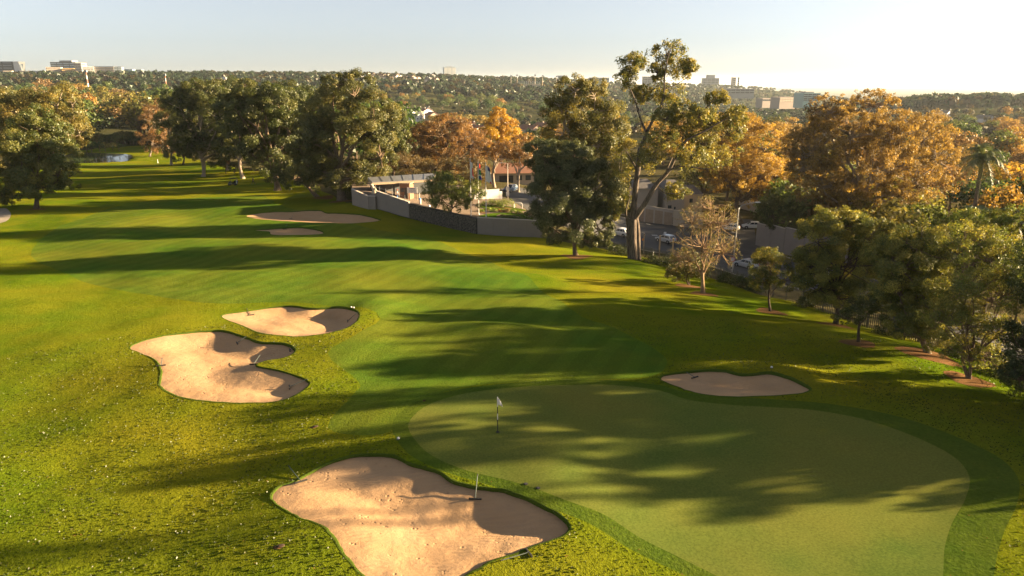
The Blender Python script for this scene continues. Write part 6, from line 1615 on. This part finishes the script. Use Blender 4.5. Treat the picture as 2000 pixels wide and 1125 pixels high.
# ------------------------------------------------------------------ people and golf cart
M_SKIN = plain('skin', (.30,.18,.12), .6, 0, .05); M_HAIR = plain('dark_hair', (.02,.015,.012), .8)
def skinmesh(name, joints, edges, mat, parent, root=0, sub=1):
    me = bpy.data.meshes.new(name); me.from_pydata([j[:3] for j in joints], edges, []); me.materials.append(mat)
    o = mesh_obj(name, me, parent); m = o.modifiers.new('skin', 'SKIN'); m.use_smooth_shade = True
    sv = me.skin_vertices[0].data
    for i, j in enumerate(joints): sv[i].radius = (j[3], j[4] if len(j) > 4 else j[3]); sv[i].use_root = (i == root)
    s = o.modifiers.new('subdivision', 'SUBSURF'); s.levels = sub; s.render_levels = sub
    return o
def person(label, loc, rz, top, legs, stride=.35, arm=.25, hat=None, lean=0.0, sit=False):
    root = empty('person', loc, rz, label, 'person'); st = stride
    L = lambda x, z: x + lean * max(0, z - .9)
    # continuous body: pelvis, spine, head, arms, legs, fingers as short branches
    J = [(0,0,.95,.12,.15),(L(0,1.2),0,1.2,.11,.15),(L(0,1.42),0,1.42,.10,.17),(L(0,1.52),0,1.53,.055),(L(.01,1.66),0,1.66,.095,.085),(L(.01,1.76),0,1.76,.07)]
    E = [(0,1),(1,2),(2,3),(3,4),(4,5)]
    for s in (-1, 1):
        b = len(J); k = st * s
        J += [(0,s*.10,.88,.085),(k*.45+.03,s*.10,.49,.062),(k*.9 if k > 0 else k*1.1,s*.10,.10 if k > 0 else .14,.042),(k*.9+.14 if k > 0 else k*1.1+.13,s*.11,.045 if k > 0 else .05,.04)]
        E += [(0,b),(b,b+1),(b+1,b+2),(b+2,b+3)]
        b = len(J); q = -arm * s
        J += [(L(0,1.42),s*.20,1.41,.05),(L(0,1.1)+q*.4,s*.25,1.13,.042),(L(0,.9)+q+.05,s*.25,.90,.032),(L(0,.82)+q+.09,s*.25,.82,.036,.02)]
        E += [(2,b),(b,b+1),(b+1,b+2),(b+2,b+3)]
        for f_, (dx, dy, dz) in enumerate([(.035,-.012,-.075),(.03,.0,-.085),(.02,.01,-.08),(.01,.02,-.065),(.055,s*-.02,-.02)]):
            J.append((J[b+3][0]+dx, J[b+3][1]+dy, J[b+3][2]+dz, .009)); E.append((b+3, len(J)-1))
    skinmesh('body', J, E, M_SKIN, root)
    T = [(0,0,.96,.135,.175),(L(0,1.2),0,1.2,.13,.175),(L(0,1.43),0,1.44,.115,.185)]; TE = [(0,1),(1,2)]
    for s in (-1, 1):
        b = len(T); q = -arm * s; T += [(L(0,1.42),s*.20,1.42,.068),(L(0,1.1)+q*.4,s*.25,1.14,.06)]; TE += [(2,b),(b,b+1)]
    skinmesh('shirt', T, TE, top, root)
    P = [(0,0,.97,.135,.17)]; PE = []
    for s in (-1, 1):
        b = len(P); k = st * s; P += [(0,s*.10,.86,.105),(k*.45+.03,s*.10,.49,.082),(k*.88 if k > 0 else k*1.08,s*.10,.13 if k > 0 else .17,.062)]; PE += [(0,b),(b,b+1),(b+1,b+2)]
    skinmesh('trousers', P, PE, legs, root)
    for s in (-1, 1):
        k = st * s; x = (k*.9 if k > 0 else k*1.1); MB().blob((x+.07,s*.105,.05 if k > 0 else .07), (.15,.055,.055), 8, 6, 0).obj('shoe', M_DARKM, root, True)
    MB().blob((L(-.015,1.7),0,1.72), (.105,.092,.085), 10, 8, .03, 1).obj('hat' if hat else 'hair', hat or M_HAIR, root, True)
    face = MB()
    for s in (-1, 1): face.blob((L(.085,1.67),s*.034,1.675), (.014,.016,.010), 6, 4, 0)
    face.obj('eyes', M_HAIR, root); MB().blob((L(.104,1.64),0,1.635), (.018,.014,.022), 6, 4, 0).obj('nose', M_SKIN, root, True); MB().blob((L(.09,1.6),0,1.598), (.012,.026,.008), 6, 4, 0).obj('mouth', plain('lips', (.25,.09,.07), .6), root)
    return root
C_DARK, C_WHITE, C_RED, C_NAVY, C_BLUE = plain('dark_cloth',(.03,.03,.035),.9), plain('white_cloth',(.75,.74,.72),.9), plain('red_cloth',(.55,.04,.03),.9), plain('navy_cloth',(.03,.04,.09),.9), plain('blue_cloth',(.08,.18,.4),.9)
person('walking golfer in dark clothes under the big gums', G(495, 359.5), R_(170), C_DARK, C_DARK, .38, .2)
person('golfer in white standing at the far end of the fairway', G(308.5, 319.5), R_(20), C_WHITE, C_WHITE, .15, .1, C_WHITE)
person('far golfer in dark clothes left of his partner beyond the pond', G(278, 291), R_(0), C_NAVY, C_DARK, .1, .1)
person('far golfer in a white shirt bending over beyond the pond', G(284.5, 291), R_(10), C_WHITE, C_DARK, .15, .3, None, .6)
person('person in a red hat and white shirt behind the sloping grey wall', GT(776.5, 390), R_(200), C_WHITE, C_BLUE, .1, .15, C_RED)
def golf_cart():
    p = G(455, 362); root = empty('golf_cart', p, R_(185), 'dark golf cart with bags at the back standing on the fairway', 'golf cart'); cb = paint('cart_paint', (.03,.035,.04))
    m = MB(); m.prism([(-1.1,-.55),(1.0,-.55),(1.15,-.35),(1.15,.35),(1.0,.55),(-1.1,.55)], .28, .52); m.add([(.45,-.55,.52),(1.05,-.5,.52),(1.05,.5,.52),(.45,.55,.52),(.40,-.5,1.02),(.72,-.45,.98),(.72,.45,.98),(.40,.5,1.02)], [(3,2,1,0),(4,5,6,7),(0,1,5,4),(1,2,6,5),(2,3,7,6),(3,0,4,7)]); m.obj('body', cb, root)
    MB().box((-.28,0,.66), (.62,1.0,.26)).obj('seat', M_BLACK, root); MB().box((-.58,0,1.0), (.16,1.0,.5)).obj('backrest', M_BLACK, root)
    wm_ = MB().add(*wheelV(.24,.2)).mesh('wheel', M_TYRE, True)
    for x in (-.72, .78):
        for s in (-1, 1): mesh_obj('wheel', wm_, root).location = (x, s*.5, .24)
    MB().tube([(.42,.22,.95),(.2,.22,1.12)], .025, 6).obj('steering_column', M_DARKM, root)
    for x, y in ((.5,-.5),(.5,.5),(-.85,-.5),(-.85,.5)): MB().tube([(x,y,.5),(x-.06,y,1.72)], .025, 6).obj('roof_post', M_DARKM, root)
    MB().prism([(-1.0,-.58),(.55,-.58),(.62,0),(.55,.58),(-1.0,.58),(-1.06,0)], 1.72, 1.80).obj('roof', cb, root)
    for s, c in ((-1, C_RED), (1, C_WHITE)):
        t = empty('golf_bag', Vector(p) + Matrix.Rotation(R_(185), 3, 'Z') @ Vector((-1.0, s*.27, .5)), R_(185), ('red' if s < 0 else 'white and blue') + ' golf bag strapped on the back of the dark golf cart', 'golf bag')
        MB().tube([(0,0,0),(-.14,0,.82)], [.14,.16], 10).obj('bag', c, t); m = MB()
        for k in range(5): m.tube([(-.14+.03*math.cos(k),.05*math.sin(k*2),.8),(-.2+.05*math.cos(k),.08*math.sin(k*2),1.12)], .014, 5)
        m.obj('clubs', M_METAL, t, kind='stuff'); MB().box((-.20,0,.4), (.12,.22,.36)).obj('pocket', C_BLUE if s > 0 else C_DARK, t)
golf_cart()

# ------------------------------------------------------------------ grass tufts and fallen leaves
def tufts():
    rg = np.random.default_rng(12); n = 150000
    th = rg.uniform(-.72, .72, n); r = np.sqrt(rg.uniform(20**2, 64**2, n)); x, y = r*np.sin(th), r*np.cos(th)
    # denser near the camera
    k = rg.random(n) < np.clip(1.25 - r/70, .15, 1); x, y = x[k], y[k]
    ok = poly_sd(x, y, COURSEP) < -.5
    for P in [FRINGEP, FAIRWAYP] + list(bpoly.values()):
        b0, b1 = P.min(0)-.3, P.max(0)+.3; m = np.where((x > b0[0]) & (x < b1[0]) & (y > b0[1]) & (y < b1[1]))[0]
        if len(m): ok[m] &= poly_sd(x[m], y[m], P) > .06
    x, y = x[ok], y[ok]
    gate = vnoise(x*.6, y*.6) + .6*vnoise(x*2.3, y*2.3) > rg.uniform(-1.2, .6, len(x)); x, y = x[gate], y[gate]
    n = len(x); z = Z0(x, y); a = rg.uniform(0, np.pi, n); h = rg.uniform(.03, .075, n); w = rg.uniform(.03, .06, n)
    d = np.stack([np.cos(a), np.sin(a), np.zeros(n)], -1) * w[:, None]; up = np.stack([rg.normal(size=n)*.35, rg.normal(size=n)*.35, np.ones(n)], -1) * h[:, None]
    p = np.stack([x, y, z-.01], -1); V = np.stack([p-d, p+d, p+d*.5+up, p-d*.4+up*.85], 1).reshape(-1, 3)
    pal = np.array([(.040,.060,.004),(.055,.070,.005),(.032,.05,.004),(.065,.065,.006)]); c = pal[rg.integers(0, 4, n)] * rg.uniform(.7, 1.15, (n, 1))
    mesh_obj('grass', np_mesh('grass', V, np.arange(n*4).reshape(-1, 4), M_LEAF, False, col=np.repeat(c, 4, 0)), kind='stuff')
tufts()
def litter():
    rg = np.random.default_rng(13); n = 4200
    th = rg.uniform(-.75, .75, n); r = np.sqrt(rg.uniform(22**2, 80**2, n)); x, y = r*np.sin(th), r*np.cos(th)
    wgt = np.clip(.30 + .5*sstep(0, -20, x) + .5*sstep(8, 30, x) + .35*vnoise(x/5, y/5), 0, 1); k = rg.random(n) < wgt; x, y = x[k], y[k]
    ok = (poly_sd(x, y, COURSEP) < -.3) & (poly_sd(x, y, GREENP) > .2)
    for P in bpoly.values(): ok &= poly_sd(x, y, P) > .05
    x, y = x[ok], y[ok]; n = len(x); z = Z0(x, y) + .05
    nr = unit(np.stack([rg.normal(size=n)*.12, rg.normal(size=n)*.12, np.ones(n)], -1)); t = unit(np.cross(nr, rg.normal(size=(n, 3)))); b = np.cross(nr, t); s = rg.uniform(.025, .055, n)[:, None]
    p = np.stack([x, y, z], -1); V = np.stack([p+t*s, p+b*s*.6+nr*s*.05, p-t*s, p-b*s*.6+nr*s*.05], 1).reshape(-1, 3)
    pal = np.array([(.12,.075,.03),(.085,.045,.02),(.16,.105,.05),(.05,.03,.014)]); c = pal[rg.integers(0, 4, n)]
    mesh_obj('fallen_leaves', np_mesh('fallen_leaves', V, np.arange(n*4).reshape(-1, 4), soilmat('dry_leaf', (.085, .042, .014), (.20, .105, .036), 9, .001), False), kind='stuff')
litter()
